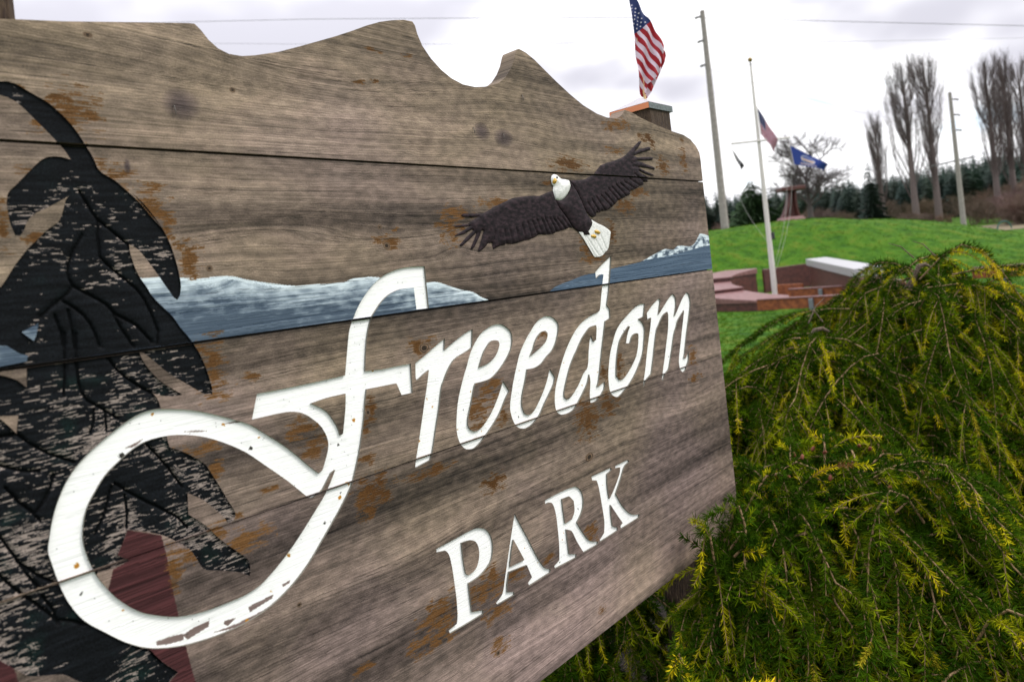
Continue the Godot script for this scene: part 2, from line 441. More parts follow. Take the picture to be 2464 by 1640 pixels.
func noise_bytes(sd: int, w: int, h: int, freq: float, oct: int, to_w: int, to_h: int) -> PackedByteArray:
	var n := FastNoiseLite.new()
	n.seed = sd
	n.frequency = freq
	n.fractal_octaves = oct
	var im := n.get_image(w, h, false, false, true)
	if to_w != w or to_h != h:
		im.resize(to_w, to_h, Image.INTERPOLATE_CUBIC)
	im.convert(Image.FORMAT_L8)
	return im.get_data()


# ---------------------------------------------------------------- the ground

func ground_height(p: Vector3) -> float:
	var r := p - S_FROM
	var s := r.dot(S_AXIS)
	var q := r.dot(Q_AXIS)
	var h := clampf((s - 34.0) * 0.045, 0.0, 3.2)
	h += maxf(0.0, s - 150.0) * 0.01
	# the mound
	var along := smoothstep(22.5, 31.5, s + 0.06 * (q - 12.0)) * (1.0 - smoothstep(34.0, 46.0, s))
	var ridge := 2.72
	if q > 14.0:
		ridge = 2.70 - 0.13 * (q - 14.0) if q < 15.5 else 2.5 * (1.0 - smoothstep(15.3, 27.0, q)) + 0.0
	if q > 14.0 and q <= 15.5:
		ridge = lerpf(2.72, 2.5, (q - 14.0) / 1.5)
	if q < 4.0:
		ridge = 2.72 * smoothstep(-9.0, 4.0, q)
	h = maxf(h, ridge * along)
	if s < 60.0:
		h += 0.05 * sin(q * 0.9 + s * 0.5) * along
	return h


func build_ground() -> void:
	var ss := []
	var qs := []
	var v := -6.0
	while v < 60.0:
		ss.append(v)
		v += 0.75
	while v < 1500.0:
		ss.append(v)
		v *= 1.12
	v = 0.0
	while v < 45.0:
		qs.append(v)
		v += 0.75
	while v < 1200.0:
		qs.append(v)
		v *= 1.15
	var neg := []
	v = -0.75
	while v > -20.0:
		neg.push_front(v)
		v -= 0.75
	while v > -1200.0:
		neg.push_front(v)
		v *= 1.2
	qs = neg + qs
	var st := begin()
	st.set_smooth_group(0)
	for i in ss.size() - 1:
		for j in qs.size() - 1:
			var p := []
			for k in [[i, j], [i, j + 1], [i + 1, j + 1], [i + 1, j]]:
				var w := site(ss[k[0]], qs[k[1]], 0)
				w.y = ground_height(w)
				p.append(w)
			quad(st, p[0], p[1], p[2], p[3])
	var g := mottled("grass", [lin(0.014, 0.052, 0.003), lin(0.027, 0.084, 0.004), lin(0.040, 0.108, 0.005), lin(0.055, 0.115, 0.006), lin(0.08, 0.11, 0.010)], 0.014, Vector3(0.16, 0.16, 0.16), 0.95, 0.0, 6.0, 12)
	g.metallic_specular = 0.25
	var o := top("lawn", st, g)
	o.set_meta("kind", "structure")
	# earth under the shrubs
	st = begin()
	for i in 24:
		var a := TAU * i / 24.0
		var b := TAU * (i + 1) / 24.0
		var c := Vector3(2.3, 0.012, -0.2)
		tri(st, c, c + Vector3(cos(a) * 3.2, 0, sin(a) * 2.2), c + Vector3(cos(b) * 3.2, 0, sin(b) * 2.2))
	o = top("planting_bed", st, mottled("bark_mulch", [lin(0.012, 0.009, 0.007), lin(0.035, 0.024, 0.016), lin(0.06, 0.04, 0.028)], 0.05, Vector3(1.6, 1.6, 1.6), 0.95, 0.0, 2.0, 5))
	o.set_meta("kind", "structure")
	# gravel pad under the flagpole
	st = begin()
	for i in 40:
		var a := TAU * i / 40.0
		var b := TAU * (i + 1) / 40.0
		var c := site(21.4, 8.6, 0.012)
		tri(st, c, c + Vector3(cos(a), 0, sin(a)) * 2.7, c + Vector3(cos(b), 0, sin(b)) * 2.7)
	o = top("paved_circle", st, mottled("concrete", [lin(0.13, 0.125, 0.115), lin(0.2, 0.19, 0.175)], 0.05, Vector3(0.8, 0.8, 0.8), 0.9, 0.0, 0.0, 6))
	o.set_meta("kind", "structure")


func build_grass() -> void:
	var g := RandomNumberGenerator.new()
	g.seed = 88
	var st := begin()
	st.set_smooth_group(-1)
	for k in 11:
		var a := g.randf() * TAU
		var b := Vector3(cos(a), 0, sin(a)) * g.randf_range(0.0, 0.07)
		var tip := b + Vector3(g.randf_range(-0.04, 0.04), g.randf_range(0.045, 0.10), g.randf_range(-0.04, 0.04))
		var s := Vector3(-sin(a), 0, cos(a)) * 0.004
		tri(st, b + s, b - s, tip)
	st.generate_normals()
	var mm := MultiMesh.new()
	mm.transform_format = MultiMesh.TRANSFORM_3D
	mm.use_colors = true
	mm.mesh = st.commit()
	mm.instance_count = 46000
	var n := FastNoiseLite.new()
	n.seed = 4
	n.frequency = 0.25
	for i in mm.instance_count:
		var s := g.randf_range(3.0, 36.0) + absf(g.randfn(0.0, 1.5))
		var q := s * (g.randf_range(-0.15, 0.95) + g.randfn(0.0, 0.06))
		if (site(s, q, 0) - Vector3(2.3, 0, -0.2)).length() < 3.3:
			s += 6.0
		if Vector2(s - 21.2, q - 9.6).length() < 4.4 and s < 24.5:
			q += 8.0
		var p := site(s, q, 0)
		p.y = ground_height(p) - 0.008
		var v := n.get_noise_2d(p.x, p.z) * 0.5 + 0.5
		var k := g.randf_range(0.5, 1.0) * lerpf(0.7, 1.05, v)
		mm.set_instance_transform(i, Transform3D(Basis.from_euler(Vector3(0, g.randf() * TAU, 0)).scaled(Vector3.ONE * k), p))
		mm.set_instance_color(i, Color(0.030, 0.092, 0.004).lerp(Color(0.075, 0.132, 0.007), g.randf() * 0.5 + v * 0.5))
	var o := MultiMeshInstance3D.new()
	o.name = numbered("grass")
	o.multimesh = mm
	var m := mat("grass_blades", Color.WHITE, 0.85)
	m.vertex_color_use_as_albedo = true
	m.metallic_specular = 0.15
	o.material_override = m
	add_child(o)
	o.set_meta("kind", "stuff")
	tag(o, "uneven short green grass on the lawn and its mound", "grass")


# ---------------------------------------------------------------- the memorial

func arc_wall(st: SurfaceTool, c: Vector2, r0: float, r1: float, a0: float, a1: float, h0: float, h1: float, base := -0.1) -> void:
	st.set_smooth_group(-1)
	var n := maxi(4, int(absf(a1 - a0) / 5.0))
	var prev := []
	for i in n + 1:
		var t := float(i) / n
		var a := deg_to_rad(lerpf(a0, a1, t))
		var h := lerpf(h0, h1, t)
		var cur := []
		for k in [[r0, base], [r0, h - 0.015], [r0 + 0.015, h], [r1 - 0.015, h], [r1, h - 0.015], [r1, base]]:
			cur.append(site(c.x + k[0] * cos(a), c.y - k[0] * sin(a), k[1]))
		if i > 0:
			for k in 5:
				quad(st, prev[k], cur[k], cur[k + 1], prev[k + 1])
		if i == 0 or i == n:
			quad(st, cur[0], cur[1], cur[4], cur[5])
			quad(st, cur[1], cur[2], cur[3], cur[4])
		prev = cur


# a box between two site points (s, q), from y0 to y1, with the top sloping to y1b at the far end
func plank_between(st: SurfaceTool, a: Vector2, b: Vector2, width: float, y0: float, y1: float, y0b := -99.0, y1b := -99.0) -> void:
	if y0b < -90.0:
		y0b = y0
		y1b = y1
	st.set_smooth_group(-1)
	var d := (b - a).normalized()
	var n := Vector2(-d.y, d.x) * width * 0.5
	var e := 0.012
	var lo := []
	for k in [[a + n, y0], [b + n, y0b], [b - n, y0b], [a - n, y0]]:
		lo.append(site(k[0].x, k[0].y, k[1]))
	var up := []
	for k in [[a + n, y1 - e], [b + n, y1b - e], [b - n, y1b - e], [a - n, y1 - e]]:
		up.append(site(k[0].x, k[0].y, k[1]))
	var tp := []
	var ne := n * (1.0 - 2.0 * e / width)
	for k in [[a + ne + d * e, y1], [b + ne - d * e, y1b], [b - ne - d * e, y1b], [a - ne + d * e, y1]]:
		tp.append(site(k[0].x, k[0].y, k[1]))
	for i in 4:
		var j := (i + 1) % 4
		quad(st, lo[i], lo[j], up[j], up[i])
		quad(st, up[i], up[j], tp[j], tp[i])
	quad(st, tp[0], tp[1], tp[2], tp[3])
	quad(st, lo[3], lo[2], lo[1], lo[0])


func build_memorial() -> void:
	var maroon := mottled("weathered_steel", [lin(0.04, 0.010, 0.009), lin(0.07, 0.018, 0.015), lin(0.105, 0.029, 0.022)], 0.02, Vector3(0.5, 0.5, 0.5), 0.5, 0.0, 0.0, 31)
	var cap_m := mottled("steel_cap", [lin(0.125, 0.052, 0.05), lin(0.165, 0.074, 0.07), lin(0.21, 0.10, 0.096)], 0.02, Vector3(0.5, 0.5, 0.5), 0.45, 0.0, 0.0, 32)
	var rust := mottled("orange_rust", [lin(0.12, 0.03, 0.008), lin(0.2, 0.055, 0.014), lin(0.28, 0.085, 0.022)], 0.02, Vector3(0.6, 0.6, 0.6), 0.75, 0.0, 0.0, 33)
	var grey := mat("galvanised", lin(0.16, 0.17, 0.19), 0.5, 0.4)
	# stepped seat wall that curls round the paved circle
	var w := thing("curved_seat_wall", "curved maroon steel seat wall in three steps curling round the flagpole", "wall", site(21.0, 8.5, 0))
	var c := Vector2(21.2, 9.6)
	for k in [[27.0, 68.0, 0.95, 0.80], [69.0, 101.0, 0.66, 0.52], [102.0, 137.0, 0.42, 0.22]]:
		var st := begin()
		arc_wall(st, c, 2.9, 4.3, k[0], k[1], k[2], k[3])
		var o := commit("wall_step", st, maroon, w)
		o.position = -w.position
		st = begin()
		arc_wall(st, c, 2.86, 4.34, k[0] - 0.4, k[1] + 0.4, k[2] + 0.035, k[3] + 0.035, minf(k[2], k[3]) + 0.003)
		o = commit("wall_cap", st, cap_m, w)
		o.position = -w.position
	var st := begin()
	arc_wall(st, Vector2(21.2, 9.6), 2.75, 2.83, -28.0, 23.0, 0.98, 0.92)
	tag(top("curved_steel_wall", st, maroon), "dark maroon curved steel plate wall standing just behind the flagpole", "wall")
	w = thing("slab_wall", "maroon steel wall topped by a long pale stone slab", "wall", site(22.4, 10.0, 0))
	st = begin()
	plank_between(st, Vector2(22.3, 9.75), Vector2(14.0, 7.55), 0.5, -0.1, 0.93, -0.1, 0.7)
	commit("wall_body", st, maroon, w).position = -w.position
	st = begin()
	plank_between(st, Vector2(22.6, 9.85), Vector2(15.6, 7.95), 0.62, 0.935, 1.14, 0.757, 0.955)
	tag(top("stone_slab", st, mottled("pale_granite", [lin(0.28, 0.275, 0.295), lin(0.37, 0.365, 0.385), lin(0.46, 0.455, 0.475)], 0.06, Vector3(0.9, 0.9, 0.9), 0.35, 0.0, 0.0, 34)), "long pale polished stone slab lying on the maroon wall", "slab")
	st = begin()
	plank_between(st, Vector2(21.0, 7.93), Vector2(20.2, 8.33), 0.1, -0.05, 0.5)
	tag(top("steel_upright", st, rust), "short upright orange rusty steel plate before the flagpole", "steel plate")
	# rusty rail benches
	var rails := [
		["low rusty steel rail on grey posts nearest to the curved wall", Vector2(16.6, 5.75), Vector2(14.4, 7.9), 0.42, 0.30, [0.42]],
		["rusty steel rail beside the stone slab, half behind the shrub", Vector2(18.6, 7.3), Vector2(16.6, 9.3), 0.46, 0.28, [0.3]],
		["rusty steel rail far behind the shrubs' top, long and low", Vector2(16.6, 10.9), Vector2(14.6, 13.2), 0.62, 0.30, [0.2, 0.8]],
		["shorter rusty steel rail at the frame's edge below the long one", Vector2(14.4, 10.6), Vector2(13.0, 12.3), 0.52, 0.30, [0.25]],
	]
	for r in rails:
		var b := thing("rusty_rail", r[0], "rail", site(r[1].x, r[1].y, 0), "rusty rails round the memorial")
		st = begin()
		plank_between(st, r[1], r[2], 0.08, r[3] - r[4] + 0.06, r[3])
		commit("rail_board", st, rust, b).position = -b.position
		st = begin()
		plank_between(st, r[1], r[2], 0.12, r[3] + 0.002, r[3] + 0.03)
		commit("rail_cap", st, cap_m, b).position = -b.position
		for t in r[5]:
			var p: Vector2 = r[1].lerp(r[2], t)
			st = begin()
			var n: Vector2 = (r[2] - r[1]).normalized()
			n = Vector2(-n.y, n.x)
			if (p + n).x > p.x:
				n = -n
			plank_between(st, p + n * 0.07 + n.orthogonal() * 0.05, p + n * 0.07 - n.orthogonal() * 0.05, 0.05, -0.05, r[3] - 0.02)
			commit("rail_post", st, grey, b).position = -b.position
	# the standing steel beam on the mound
	var base := site(33.0, 13.35, 0)
	base.y = ground_height(base) + 0.02
	w = thing("steel_beam_sculpture", "rusty steel beam stub standing on a concrete foot on the mound", "sculpture", base)
	var bs := Basis(Q_AXIS, Vector3.UP, -S_AXIS)
	st = begin()
	st.set_smooth_group(-1)
	for k in [[0.0, 0.22, 0.8, 0.62, 0.3, 0.26]]:
		var lo := []
		var up := []
		for q in [[-1, 1], [1, 1], [1, -1], [-1, -1]]:
			lo.append(bs * Vector3(q[0] * 0.82, -0.3, q[1] * 0.6))
			up.append(bs * Vector3(q[0] * 0.46 + 0.05, 0.24, q[1] * 0.34))
		for i in 4:
			quad(st, lo[i], lo[(i + 1) % 4], up[(i + 1) % 4], up[i])
		quad(st, up[0], up[1], up[2], up[3])
	commit("foot", st, cap_m, w)
	# flared web, two flanges, cap plate
	st = begin()
	var prof := [[0.24, -0.34, 0.40], [0.45, -0.20, 0.33], [0.8, -0.05, 0.30], [1.2, 0.05, 0.29], [1.45, 0.08, 0.30]]
	for i in prof.size() - 1:
		var a: Array = prof[i]
		var b: Array = prof[i + 1]
		for side in 2:
			var x0: float = a[1 + side]
			var x1: float = b[1 + side]
			var tdir := 0.035
			var z := 0.26
			quad(st, bs * Vector3(x0 - tdir, a[0], z), bs * Vector3(x0 + tdir, a[0], z), bs * Vector3(x1 + tdir, b[0], z), bs * Vector3(x1 - tdir, b[0], z))
			quad(st, bs * Vector3(x0 + tdir, a[0], -z), bs * Vector3(x0 - tdir, a[0], -z), bs * Vector3(x1 - tdir, b[0], -z), bs * Vector3(x1 + tdir, b[0], -z))
			quad(st, bs * Vector3(x0 - tdir, a[0], -z), bs * Vector3(x0 - tdir, a[0], z), bs * Vector3(x1 - tdir, b[0], z), bs * Vector3(x1 - tdir, b[0], -z))
			quad(st, bs * Vector3(x0 + tdir, a[0], z), bs * Vector3(x0 + tdir, a[0], -z), bs * Vector3(x1 + tdir, b[0], -z), bs * Vector3(x1 + tdir, b[0], z))
	commit("flange", st, maroon, w)
	st = begin()
	for i in prof.size() - 1:
		var a: Array = prof[i]
		var b: Array = prof[i + 1]
		for z in [0.03, -0.03]:
			if z > 0.0:
				quad(st, bs * Vector3(a[1] + 0.035, a[0], z), bs * Vector3(a[2] - 0.035, a[0], z), bs * Vector3(b[2] - 0.035, b[0], z), bs * Vector3(b[1] + 0.035, b[0], z))
			else:
				quad(st, bs * Vector3(a[2] - 0.035, a[0], z), bs * Vector3(a[1] + 0.035, a[0], z), bs * Vector3(b[1] + 0.035, b[0], z), bs * Vector3(b[2] - 0.035, b[0], z))
	commit("web", st, maroon, w)
	st = begin()
	box(st, bs * Vector3(0.2, 1.56, 0), Vector3(1.12, 0.2, 0.75), bs, 0.02)
	commit("cap_plate", st, maroon, w)


# ---------------------------------------------------------------- far trees

func conifer_mesh(h: float, r: float, sd: int, tiers: int) -> ArrayMesh:
	var g := RandomNumberGenerator.new()
	g.seed = sd
	var st := begin()
	tube(st, [Vector3(0, -0.5, 0), Vector3(0, h * 0.95, 0)], [h * 0.016, h * 0.002], 5, false)
	st.set_smooth_group(-1)
	for t in tiers:
		var f := float(t) / tiers
		var y := h * (0.08 + 0.9 * f)
		var rr := r * pow(1.0 - f, 0.8) + 0.12
		var n := 10 if f < 0.7 else 6
		for k in n:
			var a := TAU * (k + g.randf()) / n
			var l := rr * g.randf_range(0.6, 1.15)
			var d := Vector3(cos(a), 0, sin(a))
			var side := Vector3(-d.z, 0, d.x)
			var yy := y + g.randf_range(-0.02, 0.02) * h
			var tip := d * l + Vector3(0, yy - l * g.randf_range(0.2, 0.5), 0)
			for m in 3:
				var fr := 0.25 + 0.3 * m
				var pc: Vector3 = Vector3(0, yy, 0).lerp(tip, fr)
				var ww := l * 0.34 * (1.15 - fr)
				tri(st, pc + side * ww + Vector3(0, -0.12 * l, 0), pc - side * ww + Vector3(0, -0.15 * l, 0), pc + d * l * 0.34 + Vector3(0, 0.03 * l, 0))
			tri(st, Vector3(0, yy + 0.1, 0), tip + side * 0.06 * l, tip - side * 0.06 * l - Vector3(0, 0.14 * l, 0))
	st.generate_normals()
	return st.commit()


func twig_strip(st: SurfaceTool, a: Vector3, b: Vector3, w: float) -> void:
	var d := (b - a).normalized()
	var s := d.cross(Vector3(0.3, 0.2, 0.9)).normalized() * w
	var s2 := d.cross(s).normalized() * w
	tri(st, a + s, a - s, b)
	tri(st, a + s2, a - s2, b)


# an upright bare poplar: [trunk mesh, crown mesh]
func poplar(h: float, r: float, sd: int, m: Material, o: Node3D) -> void:
	var g := RandomNumberGenerator.new()
	g.seed = sd
	var st := begin()
	tube(st, [Vector3(0, -1, 0), Vector3(0.1, h * 0.3, 0), Vector3(-0.1, h * 0.65, 0.1), Vector3(0, h * 0.93, 0)], [h * 0.021, h * 0.015, h * 0.008, h * 0.002], 7)
	commit("trunk", st, m, o)
	st = begin()
	for k in 34:
		var f := g.randf_range(0.10, 0.8)
		var a := g.randf() * TAU
		var d := Vector3(cos(a), 0, sin(a))
		var l := h * (0.85 - f) * g.randf_range(0.45, 0.75) + h * 0.1
		var spread := r * g.randf_range(0.4, 1.35) * (1.0 - 0.5 * f)
		var p0 := Vector3(0, h * f, 0)
		var p1 := p0 + d * spread * 0.7 + Vector3(0, l * 0.38, 0)
		var p2 := p0 + d * spread + Vector3(0, l, 0)
		tube(st, [p0, p1, p2], [0.07, 0.04, 0.012], 4, false)
		st.set_smooth_group(-1)
		for t in 64:
			var u := g.randf_range(0.15, 1.0)
			var pb: Vector3 = p0.lerp(p1, u * 2.0) if u < 0.5 else p1.lerp(p2, u * 2.0 - 1.0)
			var b := g.randf() * TAU
			var tl := g.randf_range(0.7, 2.1) * h / 22.0
			var e := pb + Vector3(cos(b) * 0.34, 1.0, sin(b) * 0.34) * tl + d * 0.12 * tl
			twig_strip(st, pb, e, 0.0125 * h / 22.0)
			var q := pb.lerp(e, g.randf_range(0.3, 0.8))
			var b2 := g.randf() * TAU
			twig_strip(st, q, q + Vector3(cos(b2) * 0.45, 0.8, sin(b2) * 0.45) * tl * 0.55, 0.010 * h / 22.0)
	commit("crown", st, m, o)


func bare_branch(st: SurfaceTool, g: RandomNumberGenerator, p: Vector3, d: Vector3, l: float, r: float, level: int) -> void:
	var e := p + d * l
	var bend := Vector3(g.randf_range(-1, 1), g.randf_range(-0.3, 0.7), g.randf_range(-1, 1)) * l * 0.12
	tube(st, [p, p.lerp(e, 0.5) + bend, e], [r, r * 0.8, r * 0.6], 5 if level > 2 else 3, false)
	if level == 0:
		st.set_smooth_group(-1)
		for k in 7:
			var q := p.lerp(e, g.randf())
			twig_strip(st, q, q + (d + Vector3(g.randf_range(-1, 1), g.randf_range(-0.5, 1), g.randf_range(-1, 1))).normalized() * l * 0.8, r * 0.6)
		return
	var n := 4 if level > 1 else 5
	for k in n:
		var t := 0.35 + 0.65 * (k + 1.0) / n
		var nd := (d * 0.75 + Vector3(g.randf_range(-1, 1), g.randf_range(-0.55, 0.75), g.randf_range(-1, 1)) * 0.95).normalized()
		bare_branch(st, g, p.lerp(e, t), nd, l * g.randf_range(0.55, 0.8), r * 0.55, level - 1)


func build_backdrop() -> void:
	var needle := mat("fir_needles", lin(0.042, 0.074, 0.054), 0.9)
	needle.vertex_color_use_as_albedo = true
	# far wood of conifers: one mass
	var kinds := []
	for k in 3:
		kinds.append(conifer_mesh(12.0, 2.3, 40 + k, 26))
	var g := RandomNumberGenerator.new()
	g.seed = 77
	var wood := thing("forest", "distant dark fir wood along the horizon behind the poplars", "forest")
	wood.set_meta("kind", "stuff")
	for k in 3:
		var mm := MultiMesh.new()
		mm.transform_format = MultiMesh.TRANSFORM_3D
		mm.use_colors = true
		mm.mesh = kinds[k]
		mm.instance_count = 800
		for i in mm.instance_count:
			var s := g.randf_range(118.0, 190.0)
			var ang := g.randf_range(-0.6, 1.35)
			var p := site(s, s * ang, 0)
			p.y = ground_height(p) - 0.5
			var hh := (0.078 + 0.018 * smoothstep(0.5, 0.8, ang)) * s * g.randf_range(0.86, 1.12) + 1.62 - p.y
			hh = maxf(hh, 5.0) / 12.0 * (1.1 if g.randf() < 0.1 else 1.0)
			mm.set_instance_transform(i, Transform3D(Basis.from_euler(Vector3(0, g.randf() * TAU, 0)).scaled(Vector3(hh * 1.5, hh, hh * 1.5)), p))
			var t := g.randf_range(0.7, 1.4)
			mm.set_instance_color(i, Color(t * g.randf_range(0.9, 1.25), t, t * g.randf_range(0.85, 1.25)))
		var o := MultiMeshInstance3D.new()
		o.name = "firs"
		o.multimesh = mm
		o.material_override = needle
		o.set_meta("kind", "stuff")
		wood.add_child(o, true)
	# bare thicket below the poplars
	var bark := mat("bare_twigs", lin(0.115, 0.09, 0.07), 0.9)
	bark.vertex_color_use_as_albedo = true
	var st := begin()
	for k in 5:
		bare_branch(st, g, Vector3(g.randf_range(-0.6, 0.6), -0.3, g.randf_range(-0.6, 0.6)), Vector3(g.randf_range(-0.3, 0.3), 1, g.randf_range(-0.3, 0.3)).normalized(), 1.6, 0.06, 3)
	st.generate_normals()
	var bm := st.commit()
	var mb := MultiMesh.new()
	mb.transform_format = MultiMesh.TRANSFORM_3D
	mb.use_colors = true
	mb.mesh = bm
	mb.instance_count = 260
	for i in mb.instance_count:
		var s := g.randf_range(70.0, 116.0)
		var ang := g.randf_range(0.3, 0.95)
		if i > 110:
			s = g.randf_range(62.0, 80.0)
			ang = g.randf_range(0.72, 1.05)
		var p := site(s, s * ang, 0)
		p.y = ground_height(p)
		var k := g.randf_range(0.55, 1.15) * (s / 95.0) * (1.0 + 0.7 * smoothstep(0.68, 0.8, ang))
		mb.set_instance_transform(i, Transform3D(Basis.from_euler(Vector3(0, g.randf() * TAU, 0)).scaled(Vector3(k * 1.2, k, k * 1.2)), p))
		var t := g.randf_range(0.8, 1.5)
		mb.set_instance_color(i, Color(t * g.randf_range(0.95, 1.2), t * g.randf_range(0.85, 1.05), t * g.randf_range(0.8, 1.05)))
	var bo := MultiMeshInstance3D.new()
	bo.name = numbered("thicket")
	bo.multimesh = mb
	bo.material_override = bark
	add_child(bo)
	bo.set_meta("kind", "stuff")
	tag(bo, "brown leafless thicket along the foot of the far wood", "thicket")
	# dry tawny grass and sand strip beyond the mound
	st = begin()
	for i in 18:
		for side in 1:
			var q0 := lerpf(33.0, 62.0, i / 18.0)
			var q1 := lerpf(33.0, 62.0, (i + 1) / 18.0)
			var a := site(56.0, q0, 0)
			var b := site(56.0, q1, 0)
			var c := site(68.0, q1, 0)
			var d := site(68.0, q0, 0)
			for v in 1:
				a.y = ground_height(a) + 0.03
				b.y = ground_height(b) + 0.03
				c.y = ground_height(c) + 0.03
				d.y = ground_height(d) + 0.03
			quad(st, a, b, c, d)
	var sand := top("sand_path", st, mottled("sand", [lin(0.10, 0.085, 0.04), lin(0.17, 0.13, 0.08)], 0.03, Vector3(0.2, 0.2, 0.2), 0.95, 0.0, 0.0, 41))
	sand.set_meta("kind", "structure")
	# poplars, each a thing
	var pm := mottled("poplar_bark", [lin(0.095, 0.073, 0.068), lin(0.16, 0.125, 0.118)], 0.03, Vector3(0.3, 0.3, 0.3), 0.9, 0.0, 0.0, 42)
	var pops := [
		["smallest bare poplar, standing apart beside the dark fir", 95.0, 51.2, 18.9, 1.3],
		["broad tall bare poplar with three pointed tops", 90.0, 52.7, 25.0, 2.1],
		["tall slim bare poplar leaning next to the three-topped one", 90.0, 55.6, 25.1, 1.9],
		["bare poplar clump beyond the thin utility pole", 90.0, 63.4, 24.0, 2.2],
		["thin bare poplar growing close behind the poplar clump", 95.0, 69.2, 25.8, 1.5],
		["bare poplar cut off by the edge of the view", 90.0, 67.6, 23.4, 1.8],
	]
	for k in pops.size():
		var a: Array = pops[k]
		var p := site(a[1], a[2], 0)
		p.y = ground_height(p)
		var o := thing("poplar_tree", a[0], "tree", p, "bare poplars behind the lawn")
		poplar(a[3] - p.y, a[4], 60 + k, pm, o)
	# the round bare tree
	var p := site(70.0, 30.4, 0)
	p.y = ground_height(p)
	var o := thing("bare_tree", "round leafless tree with a forked trunk behind the blue flag", "tree", p)
	st = begin()
	tube(st, [Vector3(0, -0.5, 0), Vector3(0.15, 3.5, 0), Vector3(0, 5.6, 0)], [0.34, 0.26, 0.2], 8)
	var dark_bark := mat("dark_bark", lin(0.085, 0.07, 0.07), 0.9)
	commit("trunk", st, dark_bark, o)
	st = begin()
	var g2 := RandomNumberGenerator.new()
	g2.seed = 5
	for k in 8:
		var a := TAU * k / 8.0 + g2.randf()
		var y := 3.4 + 2.2 * g2.randf()
		bare_branch(st, g2, Vector3(0.1, y, 0), Vector3(cos(a) * 0.9, g2.randf_range(0.35, 1.2), sin(a) * 0.9).normalized(), 2.1, 0.11, 3)
	bare_branch(st, g2, Vector3(0, 5.4, 0), Vector3(0.35, 1, 0.2).normalized(), 3.2, 0.16, 3)
	bare_branch(st, g2, Vector3(0, 5.4, 0), Vector3(-0.3, 1, -0.2).normalized(), 2.7, 0.14, 3)
	commit("crown", st, dark_bark, o)
	# single conifers
	for a in [["dark pointed fir standing before the smallest poplar", 80.0, 41.9, 10.4, 1.9, lin(0.022, 0.04, 0.03)], ["dense green cone shrub behind the steel beam sculpture", 37.0, 13.1, 5.3, 1.9, lin(0.028, 0.06, 0.02)], ["lower green cone shrub behind the beam's foot", 37.0, 14.9, 4.2, 1.5, lin(0.028, 0.06, 0.02)]]:
		var q := site(a[1], a[2], 0)
		q.y = ground_height(q)
		var t := thing("conifer_tree", a[0], "tree", q)
		st = begin()
		tube(st, [Vector3(0, -0.4, 0), Vector3(0, 0.8, 0)], [0.16, 0.14], 7)
		commit("trunk", st, pm, t)
		var c := MeshInstance3D.new()
		c.name = "crown"
		c.mesh = conifer_mesh(a[3] - q.y, a[4], 90, 34)
		c.material_override = mat("cone_needles", a[5], 0.9)
		t.add_child(c, true)
	# playground hoop and shed far off
	var hp := site(54.0, 38.3, 0)
	hp.y = ground_height(hp)
	st = begin()
	var pts := []
	var rad := []
	for i in 17:
		var a := PI * i / 16.0
		pts.append(Q_AXIS * cos(a) * 0.55 + Vector3(0, 0.25 + sin(a) * 0.6, 0))
		rad.append(0.045)
	tube(st, pts, rad, 8)
	var hoop := top("play_hoop", st, mat("teal_paint", lin(0.01, 0.09, 0.08), 0.6))
	hoop.position = hp
	tag(hoop, "small teal hoop of a playground beyond the mound", "hoop")
	var sp := site(58.0, 35.4, 0)
	sp.y = ground_height(sp)
	var steps := thing("timber_steps", "pale timber steps on the sandy strip by the thin pole", "steps", sp)
	for i in 4:
		st = begin()
		box(st, Q_AXIS * (i * 0.5 - 0.6) + Vector3(0, 0.9 - i * 0.22, 0), Vector3(0.5, 0.12, 1.2), Basis(Q_AXIS, Vector3.UP, -S_AXIS))
		commit("tread", st, mat("timber", lin(0.45, 0.36, 0.3), 0.8), steps)
	for z in [-0.6, 0.6]:
		st = begin()
		tube(st, [Q_AXIS * -1.0 - S_AXIS * z, Q_AXIS * -1.0 - S_AXIS * z + Vector3(0, 1.2, 0), Q_AXIS * 1.2 - S_AXIS * z + Vector3(0, 0.3, 0)], [0.06, 0.06, 0.06], 5)
		commit("stringer", st, mat("timber_side", lin(0.4, 0.3, 0.25), 0.8), steps)


# ---------------------------------------------------------------- the sign

func smooth_poly(src: Array) -> PackedVector2Array:
	var p := PackedVector2Array()
	for i in src.size() / 2:
		p.append(Vector2(src[i * 2], src[i * 2 + 1] + 700.0))
	var n := p.size()
	var soft := []
	for i in n:
		var a := p[i] - p[(i + n - 1) % n]
		var b := p[(i + 1) % n] - p[i]
		soft.append(absf(a.angle_to(b)) < deg_to_rad(42.0))
	var out := PackedVector2Array()
	for i in n:
		out.append(p[i])
		var j := (i + 1) % n
		if (soft[i] or soft[j]) and p[i].distance_to(p[j]) > 9.0:
			var before := p[(i + n - 1) % n] if soft[i] else p[i] * 2.0 - p[j]
			var after := p[(j + 1) % n] if soft[j] else p[j] * 2.0 - p[i]
			for t in [0.33, 0.67]:
				out.append(p[i].cubic_interpolate(p[j], before, after, t))
	if Geometry2D.is_polygon_clockwise(out):
		out.reverse()
	return out


func raw_poly(src: Array) -> PackedVector2Array:
	var p := PackedVector2Array()
	for i in src.size() / 2:
		p.append(Vector2(src[i * 2], src[i * 2 + 1] + 700.0))
	return p


func bounds(p: PackedVector2Array) -> Rect2:
	var r := Rect2(p[0], Vector2.ZERO)
	for q in p:
		r = r.expand(q)
	return r


func solid(list: Array) -> Array:
	var out := []
	for q in list:
		if q.size() > 2 and not Geometry2D.is_polygon_clockwise(q):
			out.append(q)
	return out


